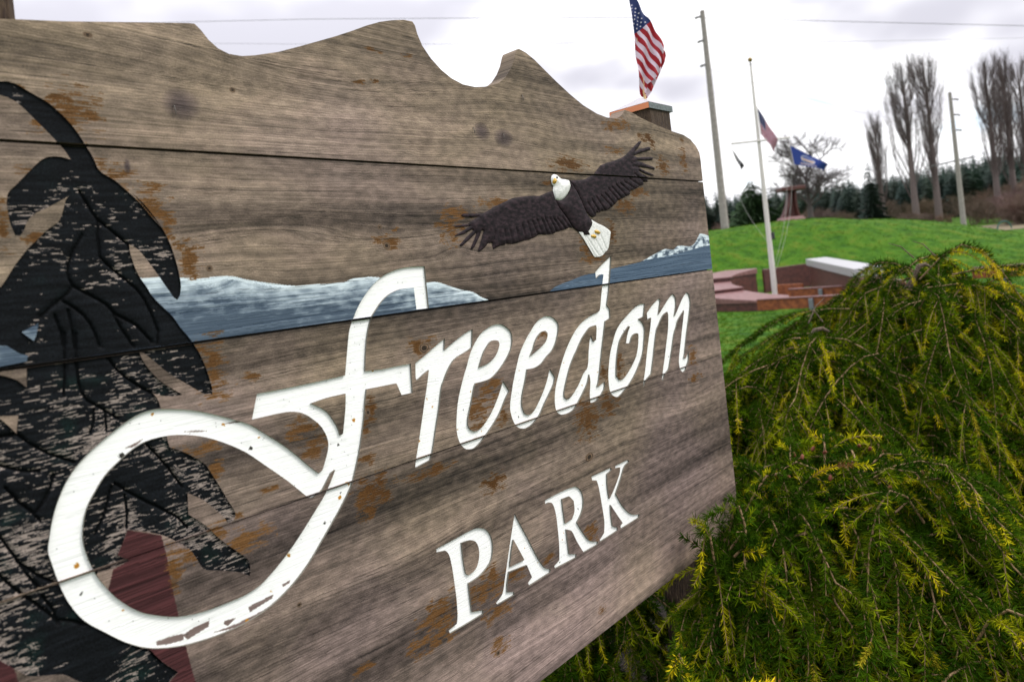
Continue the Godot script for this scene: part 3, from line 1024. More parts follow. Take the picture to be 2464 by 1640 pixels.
# pieces minus (outer minus holes)
func cut_out(pieces: Array, outer: PackedVector2Array, ob: Rect2, holes: Array) -> Array:
	var out := []
	for p in pieces:
		var b := bounds(p)
		if not b.intersects(ob, true):
			out.append(p)
			continue
		out.append_array(solid(Geometry2D.clip_polygons(p, outer)))
		for h in holes:
			if b.intersects(bounds(h), true):
				out.append_array(solid(Geometry2D.intersect_polygons(p, h)))
	return out


# pieces inside (outer minus holes)
func keep_in(pieces: Array, outer: PackedVector2Array, ob: Rect2, holes: Array) -> Array:
	var out := []
	for p in pieces:
		var b := bounds(p)
		if not b.intersects(ob, true):
			continue
		var got := solid(Geometry2D.intersect_polygons(p, outer))
		for h in holes:
			if b.intersects(bounds(h), true):
				var next := []
				for q in got:
					next.append_array(solid(Geometry2D.clip_polygons(q, h)))
				got = next
		out.append_array(got)
	return out


func board_uv(p: Vector2) -> Vector2:
	return Vector2(p.x / 2200.0, (2200.0 - p.y) / 1520.0)


func tree_uv(p: Vector2) -> Vector2:
	return Vector2((p.x - 120.0) / 400.0, (1960.0 - p.y) / 1290.0)


# a flat piece facing +z
func face_piece(st: SurfaceTool, p: PackedVector2Array, z: float, on_tree: bool) -> void:
	var idx := Geometry2D.triangulate_polygon(p)
	for i in range(0, idx.size(), 3):
		var a := p[idx[i]]
		var b := p[idx[i + 1]]
		var c := p[idx[i + 2]]
		if (b - a).cross(c - a) > 0.0:
			var t := b
			b = c
			c = t
		for q in [a, b, c]:
			st.set_normal(Vector3(0, 0, 1))
			st.set_uv(tree_uv(q) if on_tree else board_uv(q))
			st.add_vertex(Vector3(q.x * 0.001, q.y * 0.001, z))


# the side of a recess or of a relief along a closed outline; the wall looks to the left of each edge when inward is true
func rim(st: SurfaceTool, p: PackedVector2Array, z0: float, z1: float, inward: bool, on_tree := false, skip := []) -> void:
	if not skip.is_empty():
		var fine_p := PackedVector2Array()
		for i in p.size():
			var a := p[i]
			var b := p[(i + 1) % p.size()]
			var k := maxi(1, int(a.distance_to(b) / 2.0))
			for j in k:
				fine_p.append(a.lerp(b, j / float(k)))
		p = fine_p
	var n := p.size()
	for i in n:
		var a := p[i]
		var b := p[(i + 1) % n]
		var d := b - a
		if d.length() < 0.01:
			continue
		if not skip.is_empty():
			var at := (a + b) * 0.5
			if Geometry2D.is_point_in_polygon(at, skip[0]):
				var in_hole := false
				for h in skip[2]:
					in_hole = in_hole or Geometry2D.is_point_in_polygon(at, h)
				if not in_hole:
					continue
		d = d.normalized()
		var nn := Vector3(-d.y, d.x, 0) if inward else Vector3(d.y, -d.x, 0)
		var v := [Vector3(a.x, a.y, z0 * 1000.0), Vector3(b.x, b.y, z0 * 1000.0), Vector3(b.x, b.y, z1 * 1000.0), Vector3(a.x, a.y, z1 * 1000.0)]
		var geo: Vector3 = (v[1] - v[0]).cross(v[2] - v[0])
		var order := [0, 2, 1, 0, 3, 2] if geo.dot(nn) > 0.0 else [0, 1, 2, 0, 2, 3]
		for k in order:
			var q: Vector3 = v[k]
			st.set_normal(nn)
			st.set_uv(tree_uv(Vector2(q.x, q.y)) if on_tree else board_uv(Vector2(q.x, q.y)))
			st.add_vertex(q * 0.001)


func seg_dist(p: Vector2, a: Vector2, b: Vector2) -> float:
	var ab := b - a
	var t := clampf((p - a).dot(ab) / maxf(ab.length_squared(), 1e-6), 0.0, 1.0)
	return p.distance_to(a + ab * t)


# a carved or raised area: grid cells inside the outline, each corner at its own height
func relief(st: SurfaceTool, outer: PackedVector2Array, holes: Array, cell: float, height: Callable, on_tree: bool, subs: Array) -> void:
	var b := bounds(outer)
	var bands := []
	var edges := [2300.0, JOINTS[0] * 1000.0, JOINTS[1] * 1000.0, JOINTS[2] * 1000.0, JOINTS[3] * 1000.0, 600.0]
	for k in 5:
		var g0: float = 0.0 if k == 0 else GAPS[k - 1] * 500.0
		var g1: float = 0.0 if k == 4 else GAPS[k] * 500.0
		bands.append([edges[k + 1] + g1, edges[k] - g0])
	var cache := {}
	var x := floorf(b.position.x / cell) * cell
	while x < b.end.x:
		var y := floorf(b.position.y / cell) * cell
		while y < b.end.y:
			for band in bands:
				var y0 := maxf(y, band[0])
				var y1 := minf(y + cell, band[1])
				if y1 - y0 < 0.02:
					continue
				var pieces := keep_in([PackedVector2Array([Vector2(x, y0), Vector2(x + cell, y0), Vector2(x + cell, y1), Vector2(x, y1)])], outer, b, holes)
				for s in subs:
					pieces = cut_out(pieces, s[0], s[1], s[2])
				for p in pieces:
					var idx := Geometry2D.triangulate_polygon(p)
					for i in range(0, idx.size(), 3):
						var order := [idx[i], idx[i + 1], idx[i + 2]]
						if (p[order[1]] - p[order[0]]).cross(p[order[2]] - p[order[0]]) > 0.0:
							order = [idx[i], idx[i + 2], idx[i + 1]]
						for o in order:
							var q: Vector2 = p[o]
							if not cache.has(q):
								cache[q] = height.call(q)
							st.set_uv(tree_uv(q) if on_tree else board_uv(q))
							st.add_vertex(Vector3(q.x * 0.001, q.y * 0.001, cache[q]))
			y += cell
		x += cell


func fill_poly(mask: PackedByteArray, w: int, h: int, p: PackedVector2Array, value: int) -> void:
	var b := bounds(p)
	for y in range(maxi(0, int(b.position.y)), mini(h - 1, int(b.end.y) + 1) + 1):
		var xs := PackedFloat32Array()
		var fy := y + 0.5
		for i in p.size():
			var a := p[i]
			var c := p[(i + 1) % p.size()]
			if (a.y <= fy) != (c.y <= fy):
				xs.append(a.x + (fy - a.y) / (c.y - a.y) * (c.x - a.x))
		xs.sort()
		for k in range(0, xs.size() - 1, 2):
			for x in range(maxi(0, int(ceil(xs[k] - 0.5))), mini(w - 1, int(xs[k + 1] - 0.5)) + 1):
				mask[y * w + x] = value


func px_poly(called: String, tree := false) -> PackedVector2Array:
	var p := smooth_poly(outline[called])
	for i in p.size():
		p[i] = tree_uv(p[i]) * Vector2(TW, TH) if tree else board_uv(p[i]) * Vector2(BW, BH)
	return p


func board_textures() -> Array:
	fine = noise_bytes(1, 30, 2048, 0.23, 3, BW, 2048)
	mid = noise_bytes(2, 20, 1024, 0.085, 3, BW, 1024)
	warp = noise_bytes(3, 22, 110, 0.06, 3, BW, BH)
	var band := noise_bytes(4, 14, 190, 0.075, 3, BW, BH)
	var hue := noise_bytes(5, 64, 64, 0.05, 3, BW, BH)
	var speck := noise_bytes(6, BW, BH, 0.35, 2, BW, BH)
	var spots := noise_bytes(8, 512, 707, 0.11, 4, BW, BH)
	# warm and purple greys
	# the grain bends round knots and in flames
	for i in BW * BH:
		warp[i] = 128 + ((warp[i] - 128) * 45 >> 7)
	for b in [[1.17, 1.15, 0.30, 0.045, 60], [0.80, 1.09, 0.22, 0.05, -55], [1.55, 1.17, 0.22, 0.04, 50], [1.30, 0.87, 0.20, 0.045, -60], [0.95, 0.83, 0.25, 0.04, 45], [0.62, 1.735, 0.16, 0.022, 60], [0.85, 1.72, 0.2, 0.02, -50], [1.25, 1.98, 0.22, 0.05, 60], [0.72, 1.99, 0.25, 0.04, -50], [1.75, 1.98, 0.2, 0.05, 50], [1.72, 1.42, 0.12, 0.03, 60], [1.9, 1.2, 0.15, 0.03, -50], [0.87, 1.44, 0.05, 0.02, 40], [1.0, 1.69, 0.05, 0.02, 45], [0.53, 1.66, 0.04, 0.016, 45]]:
		var c := board_uv(Vector2(b[0], b[1]) * 1000.0) * Vector2(BW, BH)
		var sx: float = b[2] / 2.2 * BW
		var sy2: float = b[3] / 1.52 * BH
		for y in range(maxi(0, int(c.y - sy2 * 2.6)), mini(BH - 1, int(c.y + sy2 * 2.6)) + 1):
			for x in range(maxi(0, int(c.x - sx * 2.6)), mini(BW - 1, int(c.x + sx * 2.6)) + 1):
				var dx := (x - c.x) / sx
				var dy := (y - c.y) / sy2
				var i := y * BW + x
				warp[i] = clampi(warp[i] + int(b[4] * exp(-dx * dx - dy * dy)), 0, 255)
	var lut := PackedByteArray()
	lut.resize(256 * 6)
	for i in 256:
		var l := float(i)
		var warm := Vector3(l * 1.03, l * 0.91, l * 0.78)
		var mauve := Vector3(l * 1.0, l * 0.875, l * 0.845)
		for k in 3:
			lut[i * 6 + k] = clampi(int(warm[k]), 0, 255)
			lut[i * 6 + 3 + k] = clampi(int(mauve[k]), 0, 255)
	var rgb := PackedByteArray()
	rgb.resize(BW * BH * 3)
	var bump := PackedByteArray()
	bump.resize(BW * BH)
	var mask := PackedByteArray()
	mask.resize(BW * BH)
	fill_poly(mask, BW, BH, px_poly("mount"), 1)
	fill_poly(mask, BW, BH, px_poly("mountR"), 2)
	fill_poly(mask, BW, BH, px_poly("mountRsnow"), 3)
	fill_poly(mask, BW, BH, px_poly("trunk"), 4)
	fill_poly(mask, BW, BH, px_poly("trunk2"), 4)
	# the top of the painted range, per column
	var ridge := PackedInt32Array()
	ridge.resize(BW)
	ridge.fill(100000)
	for y in BH:
		for x in BW:
			if mask[y * BW + x] == 1 and ridge[x] == 100000:
				ridge[x] = y
	var jy := []
	for j in JOINTS:
		jy.append(int((2.2 - j) / 1.52 * BH))
	var tones := [1, -16, -9, -17, 2]
	var mauves := [32, 25, 60, 122, 118]
	var amps := [0.40, 0.28, 0.15, 0.32, 0.32]
	for y in BH:
		var plank := 0
		for j in jy:
			if y > j:
				plank += 1
		var near_joint := 99
		for j in jy:
			near_joint = mini(near_joint, absi(y - j))
		var edge := 0 if near_joint > 6 else (7 - near_joint) * 2
		var amp: float = amps[plank]
		var off := plank * 337
		var tone: int = 118 + tones[plank]
		var mv: int = mauves[plank]
		var row := y * BW
		for x in BW:
			var i := row + x
			var gy := y + int((warp[i] - 128) * amp) + off
			var f := fine[(((gy * 2 + ((warp[i] * 7) & 1)) & 2047) * BW) + x]
			var m := mid[((gy & 1023) * BW) + x]
			var l := tone + ((m - 128) * 12 >> 7) + ((f - 128) * 18 >> 7) + ((band[i] - 128) * 40 >> 7) + ((speck[i] - 128) * 18 >> 7) + ((spots[i] - 128) * 22 >> 7) - edge
			if f > 196:
				l -= (f - 196) / 3
			elif f < 58:
				l += (58 - f) / 4
			var f2 := fine[(((gy * 5 + 700) & 2047) * BW) + x]
			if f2 > 172:
				l -= (f2 - 172) / 4
			if m < 60:
				l -= (60 - m) / 3
			var mk := mask[i]
			var r: int
			var g: int
			var b: int
			l = clampi(l, 22, 235)
			var hv := clampi(hue[i] + mv - 100, 0, 255)
			var k := l * 6
			r = lut[k] + ((lut[k + 3] - lut[k]) * hv >> 8)
			g = lut[k + 1] + ((lut[k + 4] - lut[k + 1]) * hv >> 8)
			b = lut[k + 2] + ((lut[k + 5] - lut[k + 2]) * hv >> 8)
			if mk > 0:
				var sh := (f - 128) / 5 + (m - 128) / 7
				if mk == 4:
					r = clampi(66 + sh, 0, 255)
					g = clampi(36 + sh * 2 / 3, 0, 255)
					b = clampi(38 + sh * 2 / 3, 0, 255)
				else:
					var depth := y - ridge[x] if mk == 1 else 60
					var snow := clampi(215 - depth * 4 + (spots[i] - 128) * 3 / 4 + (m - 128) / 2 + (f - 128) / 2, 0, 235) if mk == 1 else 0
					if depth < 5 and mk == 1:
						snow = 255
					if mk == 3:
						snow = clampi((spots[i] - 70) * 3, 0, 255)
					if mk == 1 and depth > 75:
						snow = 0
					if f > 190:
						snow = snow * 2 / 3
					var br := 74 + sh
					var bg := 88 + sh
					var bb := 104 + sh
					if mk == 2:
						br = 74 + sh
						bg = 92 + sh
						bb = 112 + sh
					r = clampi(br + ((205 - br) * snow >> 8), 0, 255)
					g = clampi(bg + ((218 - bg) * snow >> 8), 0, 255)
					b = clampi(bb + ((226 - bb) * snow >> 8), 0, 255)
			var o := i * 3
			rgb[o] = r
			rgb[o + 1] = g
			rgb[o + 2] = b
			bump[i] = clampi(140 + ((f - 128) * 3 >> 2) + ((m - 128) >> 2), 0, 255)
	# weathering
	for s in stains:
		var c := Vector2(s[0], s[1] + 700.0)
		var pc := board_uv(c) * Vector2(BW, BH)
		var rx: float = s[2] / 2200.0 * BW
		var ry: float = s[3] / 1520.0 * BH
		var kind: int = s[4]
		for y in range(maxi(0, int(pc.y - ry * 1.4)), mini(BH - 1, int(pc.y + ry * 1.4)) + 1):
			for x in range(maxi(0, int(pc.x - rx * 1.4)), mini(BW - 1, int(pc.x + rx * 1.4)) + 1):
				var i := y * BW + x
				var dx := (x - pc.x) / rx
				var dy := (y - pc.y) / ry
				var d := sqrt(dx * dx + dy * dy)
				var o := i * 3
				if kind == 0:
					var gy := y + int((warp[i] - 128) * 0.5)
					var f := fine[((gy * 2) & 2047) * BW + ((x * 5) & 2047)]
					var sz := 0.65 if rx > 55.0 else 1.0
					var v := 1.0 - d + sz * (spots[i] - 128) / 105.0 + sz * (f - 128) / 120.0 + (speck[i] - 128) / 300.0 - 0.1
					if v > 0.05:
						var a := clampf((v - 0.03) * 5.5, 0.0, 0.93)
						var sh := (speck[i] - 128) * 0.16 + (f - 128) * 0.14 + (hue[i] - 128) * 0.16 - (8.0 if s[2] < 40 else 0.0)
						rgb[o] = clampi(int(lerpf(rgb[o], 93.0 + sh, a)), 0, 255)
						rgb[o + 1] = clampi(int(lerpf(rgb[o + 1], 63.0 + sh * 0.8, a)), 0, 255)
						rgb[o + 2] = clampi(int(lerpf(rgb[o + 2], 32.0 + sh * 0.6, a)), 0, 255)
						bump[i] = clampi(bump[i] - int(50 * a) + int(sh * 2.0), 0, 255)
				elif kind == 1:
					var a := clampf(1.0 - d * d, 0.0, 1.0) * 0.42
					rgb[o] = int(rgb[o] * (1.0 - a))
					rgb[o + 1] = int(rgb[o + 1] * (1.0 - a * 1.02))
					rgb[o + 2] = int(rgb[o + 2] * (1.0 - a * 0.85))
				elif d < 1.25:
					var ring := 0.5 + 0.5 * sin(d * 16.0 + spots[i] * 0.03)
					var a := 1.0 - smoothstep(0.75, 1.25, d)
					var l := lerpf(52.0, 128.0, ring) if d > 0.45 else 46.0
					rgb[o] = int(lerpf(rgb[o], l * 1.02, a))
					rgb[o + 1] = int(lerpf(rgb[o + 1], l * 0.84, a))
					rgb[o + 2] = int(lerpf(rgb[o + 2], l * 0.68, a))
					bump[i] = clampi(int(lerpf(bump[i], 90.0 + ring * 80.0, a)), 0, 255)
	# drying checks: thin dark cracks that follow the grain
	var g := RandomNumberGenerator.new()
	g.seed = 314
	for k in 230:
		var x := g.randi_range(60, BW - 200)
		var y := float(g.randi_range(40, BH - 10))
		var len := g.randi_range(30, 260)
		if k < 6:
			y = [439.0, 434.0, 692.0, 700.0, 990.0, 1002.0][k]
			x = [420, 900, 900, 1300, 950, 500][k]
			len = [900, 1050, 300, 700, 900, 500][k]
		var last := -1
		for t in len:
			var xx := x + t
			if xx >= BW:
				break
			var slope := (warp[int(y) * BW + mini(BW - 1, xx + 8)] - warp[int(y) * BW + xx]) / 8.0 * 0.33
			y = clampf(y - slope, 2.0, BH - 3.0)
			var a := 0.55 * minf(1.0, minf(t, len - t) / 20.0) * (0.6 + 0.4 * sin(t * 0.13 + k))
			var i := int(y) * BW + xx
			var o := i * 3
			rgb[o] = int(rgb[o] * (1.0 - a))
			rgb[o + 1] = int(rgb[o + 1] * (1.0 - a))
			rgb[o + 2] = int(rgb[o + 2] * (1.0 - a))
			bump[i] = int(bump[i] * (1.0 - a))
			last = i
	# white lettering paint
	var wt := PackedByteArray()
	wt.resize(BW * BH * 3)
	wt.fill(238)
	var chip := PackedByteArray()
	chip.resize(BW * BH)
	for k in "abcdefghi":
		fill_poly(chip, BW, BH, px_poly("flake_f" + k), 1)
	for called in letters:
		var b := bounds(px_poly(called))
		for y in range(maxi(0, int(b.position.y) - 2), mini(BH - 1, int(b.end.y) + 2) + 1):
			for x in range(maxi(0, int(b.position.x) - 2), mini(BW - 1, int(b.end.x) + 2) + 1):
				var i := y * BW + x
				var o := i * 3
				var gy := y + int((warp[i] - 128) * 0.16)
				var f := fine[((gy * 2) & 2047) * BW + x]
				if chip[i] == 1:
					wt[o] = clampi(118 + (f - 128) / 6, 0, 255)
					wt[o + 1] = clampi(102 + (f - 128) / 6, 0, 255)
					wt[o + 2] = clampi(98 + (f - 128) / 6, 0, 255)
					continue
				var l := 243
				if f > 178:
					l -= (f - 178) * 2 / 5
				if spots[i] > 160:
					l -= (spots[i] - 160) / 6
				if speck[i] > 218 and spots[i] > 172:
					l = 60
				wt[o] = l
				wt[o + 1] = clampi(l + 1, 0, 255)
				wt[o + 2] = clampi(l + 2, 0, 255)
	# lichen dots on the white paint
	for k in 210:
		var u := g.randf_range(240.0, 900.0) if k < 90 else g.randf_range(830.0, 1960.0)
		var v := g.randf_range(1130.0, 1600.0) if k < 90 else g.randf_range(930.0, 1560.0)
		var pc := board_uv(Vector2(u, v)) * Vector2(BW, BH)
		var r := g.randf_range(0.8, 3.4) if k < 90 else g.randf_range(0.6, 1.9)
		var dark := g.randf() < 0.3
		for y in range(maxi(0, int(pc.y - r - 2)), mini(BH - 1, int(pc.y + r + 2)) + 1):
			for x in range(maxi(0, int(pc.x - r - 2)), mini(BW - 1, int(pc.x + r + 2)) + 1):
				var dd := Vector2(x, y).distance_to(pc) + (speck[y * BW + x] - 128) * 0.012
				if dd < r:
					var o := (y * BW + x) * 3
					wt[o] = 40 if dark else 172
					wt[o + 1] = 38 if dark else 116
					wt[o + 2] = 34 if dark else 30
	# dark paint of the carved fir, scaling off along the grain
	var tt := PackedByteArray()
	tt.resize(TW * TH * 3)
	var tb := PackedByteArray()
	tb.resize(TW * TH)
	var peel := noise_bytes(9, 30, 900, 0.16, 2, TW, TH)
	var peel2 := noise_bytes(10, 40, 130, 0.075, 3, TW, TH)
	var row_n := noise_bytes(11, 48, TH, 0.28, 2, TW, TH)
	var teal := noise_bytes(12, 128, 360, 0.04, 4, TW, TH)
	for y in TH:
		var v := 1.96 - y / float(TH) * 1.29   # height
		# more bare wood in the second and lower boards
		var open := -34.0
		if v < 1.80:
			open = 8.0
		if v < 1.70:
			open = -14.0
		if v < 1.66:
			open = -52.0
		if v < 1.5706:
			open = 26.0
		if v < 1.43:
			open = 34.0
		if v < 1.22:
			open = 12.0
		var fy := sin(y * 0.72) * 14.0
		for x in TW:
			var i := y * TW + x
			var bx := mini(BW - 1, int((120.0 + x * 400.0 / TW) / 2200.0 * BW))
			var by := clampi(int((2.2 - v) / 1.52 * BH), 0, BH - 1)
			var wv := (warp[by * BW + bx] - 128) * 0.25
			var yy := clampi(y + int(wv), 0, TH - 1)
			var band_y := (y + wv * 0.5 + (peel2[i] - 128) * 0.05) / (2.9 if (peel2[i] > 150) else 2.1)
			var ri := int(band_y)
			var inside := band_y - ri
			var rx := (x + ((ri * 7919) & 511)) & 511
			var p := (row_n[((ri * 37) % TH) * TW + rx] - 128) * 1.25 + (peel2[yy * TW + x] - 128) * 0.8 + (peel[yy * TW + x] - 128) * 0.25 + open - 72.0
			if inside > 0.66:
				p -= 70.0
			p += (speck[by * BW + bx] - 128) * 0.22
			var o := i * 3
			var n := (speck[by * BW + bx] - 128) * 0.08
			if p > 0.0:
				var l := 130.0 + (row_n[i] - 128) * 0.22 + n + minf(p, 20.0) * 0.5 - 5.0
				tt[o] = clampi(int(l * 1.02), 0, 255)
				tt[o + 1] = clampi(int(l * 0.935), 0, 255)
				tt[o + 2] = clampi(int(l * 0.89), 0, 255)
				tb[i] = 60
			else:
				var l := 22.0 + n + (peel[i] - 128) * 0.06
				var t := clampf((teal[i] - 165) / 90.0, 0.0, 1.0) * (1.0 if v < 1.55 else 0.3)
				if p > -16.0:
					l += (p + 16.0) * 0.8
				tt[o] = clampi(int(l * 0.88), 0, 255)
				tt[o + 1] = clampi(int(l * (0.98 + 0.5 * t)), 0, 255)
				tt[o + 2] = clampi(int(l * (1.12 + 0.3 * t)), 0, 255)
				tb[i] = 150
	# the carved lines hold dark paint; scratches lie along some of them
	var li := 0
	for k in groove_lines:
		if not k.begins_with("t") or k.begins_with("ta"):
			continue
		li += 1
		var p := raw_poly(groove_lines[k])
		for i in p.size() - 1:
			var a := tree_uv(p[i]) * Vector2(TW, TH)
			var b := tree_uv(p[i + 1]) * Vector2(TW, TH)
			var box2 := bounds(PackedVector2Array([a, b])).grow(5.0)
			for y in range(maxi(0, int(box2.position.y)), mini(TH - 1, int(box2.end.y)) + 1):
				for x in range(maxi(0, int(box2.position.x)), mini(TW - 1, int(box2.end.x)) + 1):
					var dd := seg_dist(Vector2(x, y), a, b)
					var o := (y * TW + x) * 3
					if dd < 2.0:
						tt[o] = 9
						tt[o + 1] = 11
						tt[o + 2] = 13
						tb[y * TW + x] = int(40 + dd * 20)
	var out := []
	for d in [[rgb, BW, BH, Image.FORMAT_RGB8], [bump, BW, BH, Image.FORMAT_L8], [wt, BW, BH, Image.FORMAT_RGB8], [tt, TW, TH, Image.FORMAT_RGB8], [tb, TW, TH, Image.FORMAT_L8]]:
		out.append(ImageTexture.create_from_image(Image.create_from_data(d[1], d[2], false, d[3], d[0])))
	return out


var letters := ["F", "r", "e", "e2", "d", "o", "m", "P", "A", "R", "K"]


func build_sign() -> void:
	var tex := board_textures()
	var wood := mat("weathered_cedar", Color.WHITE, 0.82)
	wood.albedo_texture = tex[0]
	wood.heightmap_enabled = true
	wood.heightmap_texture = tex[1]
	wood.heightmap_scale = 0.13
	wood.metallic_specular = 0.3
	var white := mat("white_paint", Color.WHITE, 0.6)
	white.albedo_texture = tex[2]
	white.heightmap_enabled = true
	white.heightmap_texture = tex[1]
	white.heightmap_scale = 0.07
	white.metallic_specular = 0.4
	var dark := mat("black_paint", Color.WHITE, 0.6)
	dark.albedo_texture = tex[3]
	dark.heightmap_enabled = true
	dark.heightmap_texture = tex[4]
	dark.heightmap_scale = 0.08
	dark.metallic_specular = 0.15
	var grime := mat("grimy_edge", lin(0.16, 0.155, 0.13), 0.9)
	var sign_o := thing("park_sign", "weathered cedar board sign with carved white lettering, eagle and dark fir", "sign", Vector3(0, 0, 0))
	# the board's outline
	var b := raw_poly(outline["top"])
	var board := PackedVector2Array([Vector2(66, 1850), Vector2(72, 1905), Vector2(90, 1945), Vector2(130, 1990), Vector2(180, 2010)])
	for q in b:
		if q.x > 200.0:
			board.append(Vector2(minf(q.x, 2136.0), q.y))
	board.append_array(PackedVector2Array([Vector2(2136, 760), Vector2(2126, 735), Vector2(2100, 722.6), Vector2(100, 722.6), Vector2(76, 735), Vector2(66, 760)]))
	if Geometry2D.is_polygon_clockwise(board):
		board.reverse()
	var tree := smooth_poly(outline["tree"])
	var tree_holes := []
	for k in 4:
		tree_holes.append(smooth_poly(outline["tree_h%d" % (k + 1)]))
	var tb := bounds(tree)
	var shapes := []
	for k in letters:
		var holes := []
		for h in ["_h1", "_h2"]:
			if outline.has(k + h):
				holes.append(smooth_poly(outline[k + h]))
		var p := smooth_poly(outline[k])
		shapes.append([p, bounds(p), holes, k])
	# boards
	var edges := [2300.0, JOINTS[0] * 1000.0, JOINTS[1] * 1000.0, JOINTS[2] * 1000.0, JOINTS[3] * 1000.0, 600.0]
	var cell := 24.0
	var floors := {}
	for k in letters:
		floors[k] = begin()
	for n in 5:
		var hi: float = edges[n] - (0.0 if n == 0 else GAPS[n - 1] * 500.0)
		var lo: float = edges[n + 1] + (0.0 if n == 4 else GAPS[n] * 500.0)
		var st := begin()
		var x := 48.0
		while x < 2150.0:
			var y := floorf(lo / cell) * cell
			while y < minf(hi, 2170.0):
				var c := PackedVector2Array([Vector2(x, maxf(y, lo)), Vector2(x + cell, maxf(y, lo)), Vector2(x + cell, minf(y + cell, hi)), Vector2(x, minf(y + cell, hi))])
				if c[2].y - c[0].y > 0.02:
					var on := solid(Geometry2D.intersect_polygons(c, board))
					var pieces := on
					if tb.intersects(bounds(c), true):
						pieces = cut_out(pieces, tree, tb, tree_holes)
					for s in shapes:
						if not s[1].intersects(bounds(c), true):
							continue
						pieces = cut_out(pieces, s[0], s[1], s[2])
						for f in keep_in(on, s[0], s[1], s[2]):
							face_piece(floors[s[3]], f, -0.0042, false)
					for p in pieces:
						face_piece(st, p, 0.0, false)
				y += cell
			x += cell
		var slab := Geometry2D.intersect_polygons(board, PackedVector2Array([Vector2(0, lo), Vector2(2300, lo), Vector2(2300, hi), Vector2(0, hi)]))
		for p in slab:
			rim(st, p, 0.0, -THICK, false)
			var idx := Geometry2D.triangulate_polygon(p)
			for i in range(0, idx.size(), 3):
				var o := [idx[i], idx[i + 1], idx[i + 2]]
				if (p[o[1]] - p[o[0]]).cross(p[o[2]] - p[o[0]]) < 0.0:
					o = [idx[i], idx[i + 2], idx[i + 1]]
				for q in o:
					st.set_normal(Vector3(0, 0, -1))
					st.set_uv(board_uv(p[q]))
					st.add_vertex(Vector3(p[q].x * 0.001, p[q].y * 0.001, -THICK))
		commit("plank", st, wood, sign_o, false)
		if n < 4:
			var sp := begin()
			var jy: float = JOINTS[n]
			box(sp, Vector3(1.1, jy, -0.026), Vector3(2.04, GAPS[n] - 0.0004, 0.03))
			commit("joint_spline", sp, mat("joint_dark", lin(0.02, 0.016, 0.012), 0.95), sign_o)
	# the letters' carved floors and sides
	for s in shapes:
		var lt := commit("carved_letter", floors[s[3]], white, sign_o, false)
		var sides := begin()
		rim(sides, s[0], 0.0, -0.0042, true)
		commit("carved_edge", sides, grime, lt, false)
		for h in s[2]:
			sides = begin()
			rim(sides, h, 0.0, -0.0042, false)
			commit("carved_edge", sides, grime, lt, false)
	# the carved fir
	var lines := []
	for k in groove_lines:
		if k.begins_with("t") and not k.begins_with("ta"):
			var p := raw_poly(groove_lines[k])
			for i in p.size() - 1:
				lines.append([p[i], p[i + 1], bounds(PackedVector2Array([p[i], p[i + 1]])).grow(9.0)])
	var carve := func(q: Vector2) -> float:
		var d := 9.0
		for l in lines:
			if l[2].has_point(q):
				d = minf(d, seg_dist(q, l[0], l[1]))
		return -0.0034 - 0.0045 * (1.0 - smoothstep(0.3, 2.6, d)) + 0.0006 * smoothstep(2.0, 9.0, d)
	var st := begin()
	st.set_smooth_group(0)
	var fs: Array = shapes[0]
	relief(st, tree, tree_holes, 2.6, carve, true, [[fs[0], fs[1], fs[2]]])
	var fir := commit("carved_fir", st, dark, sign_o)
	st = begin()
	rim(st, tree, 0.0, -0.008, true, true, fs)
	for h in tree_holes:
		rim(st, h, 0.0, -0.008, false, true, fs)
	commit("carved_edge", st, dark, fir, false)
	build_eagle(sign_o)
	# bent nails left in the top board
	for k in [[451.0, 1928.0], [1087.0, 1948.0], [1181.0, 1942.0], [1262.0, 2040.0]]:
		st = begin()
		var a := Vector3(k[0] * 0.001, k[1] * 0.001, 0)
		tube(st, [a, a + Vector3(0, 0.001, 0.003), a + Vector3(0.001, -0.007, 0.004), a + Vector3(0.002, -0.012, 0.003)], [0.0008, 0.0008, 0.0008, 0.0006], 5)
		commit("bent_nail", st, mat("nail_steel", lin(0.12, 0.11, 0.1), 0.5, 0.6), sign_o)


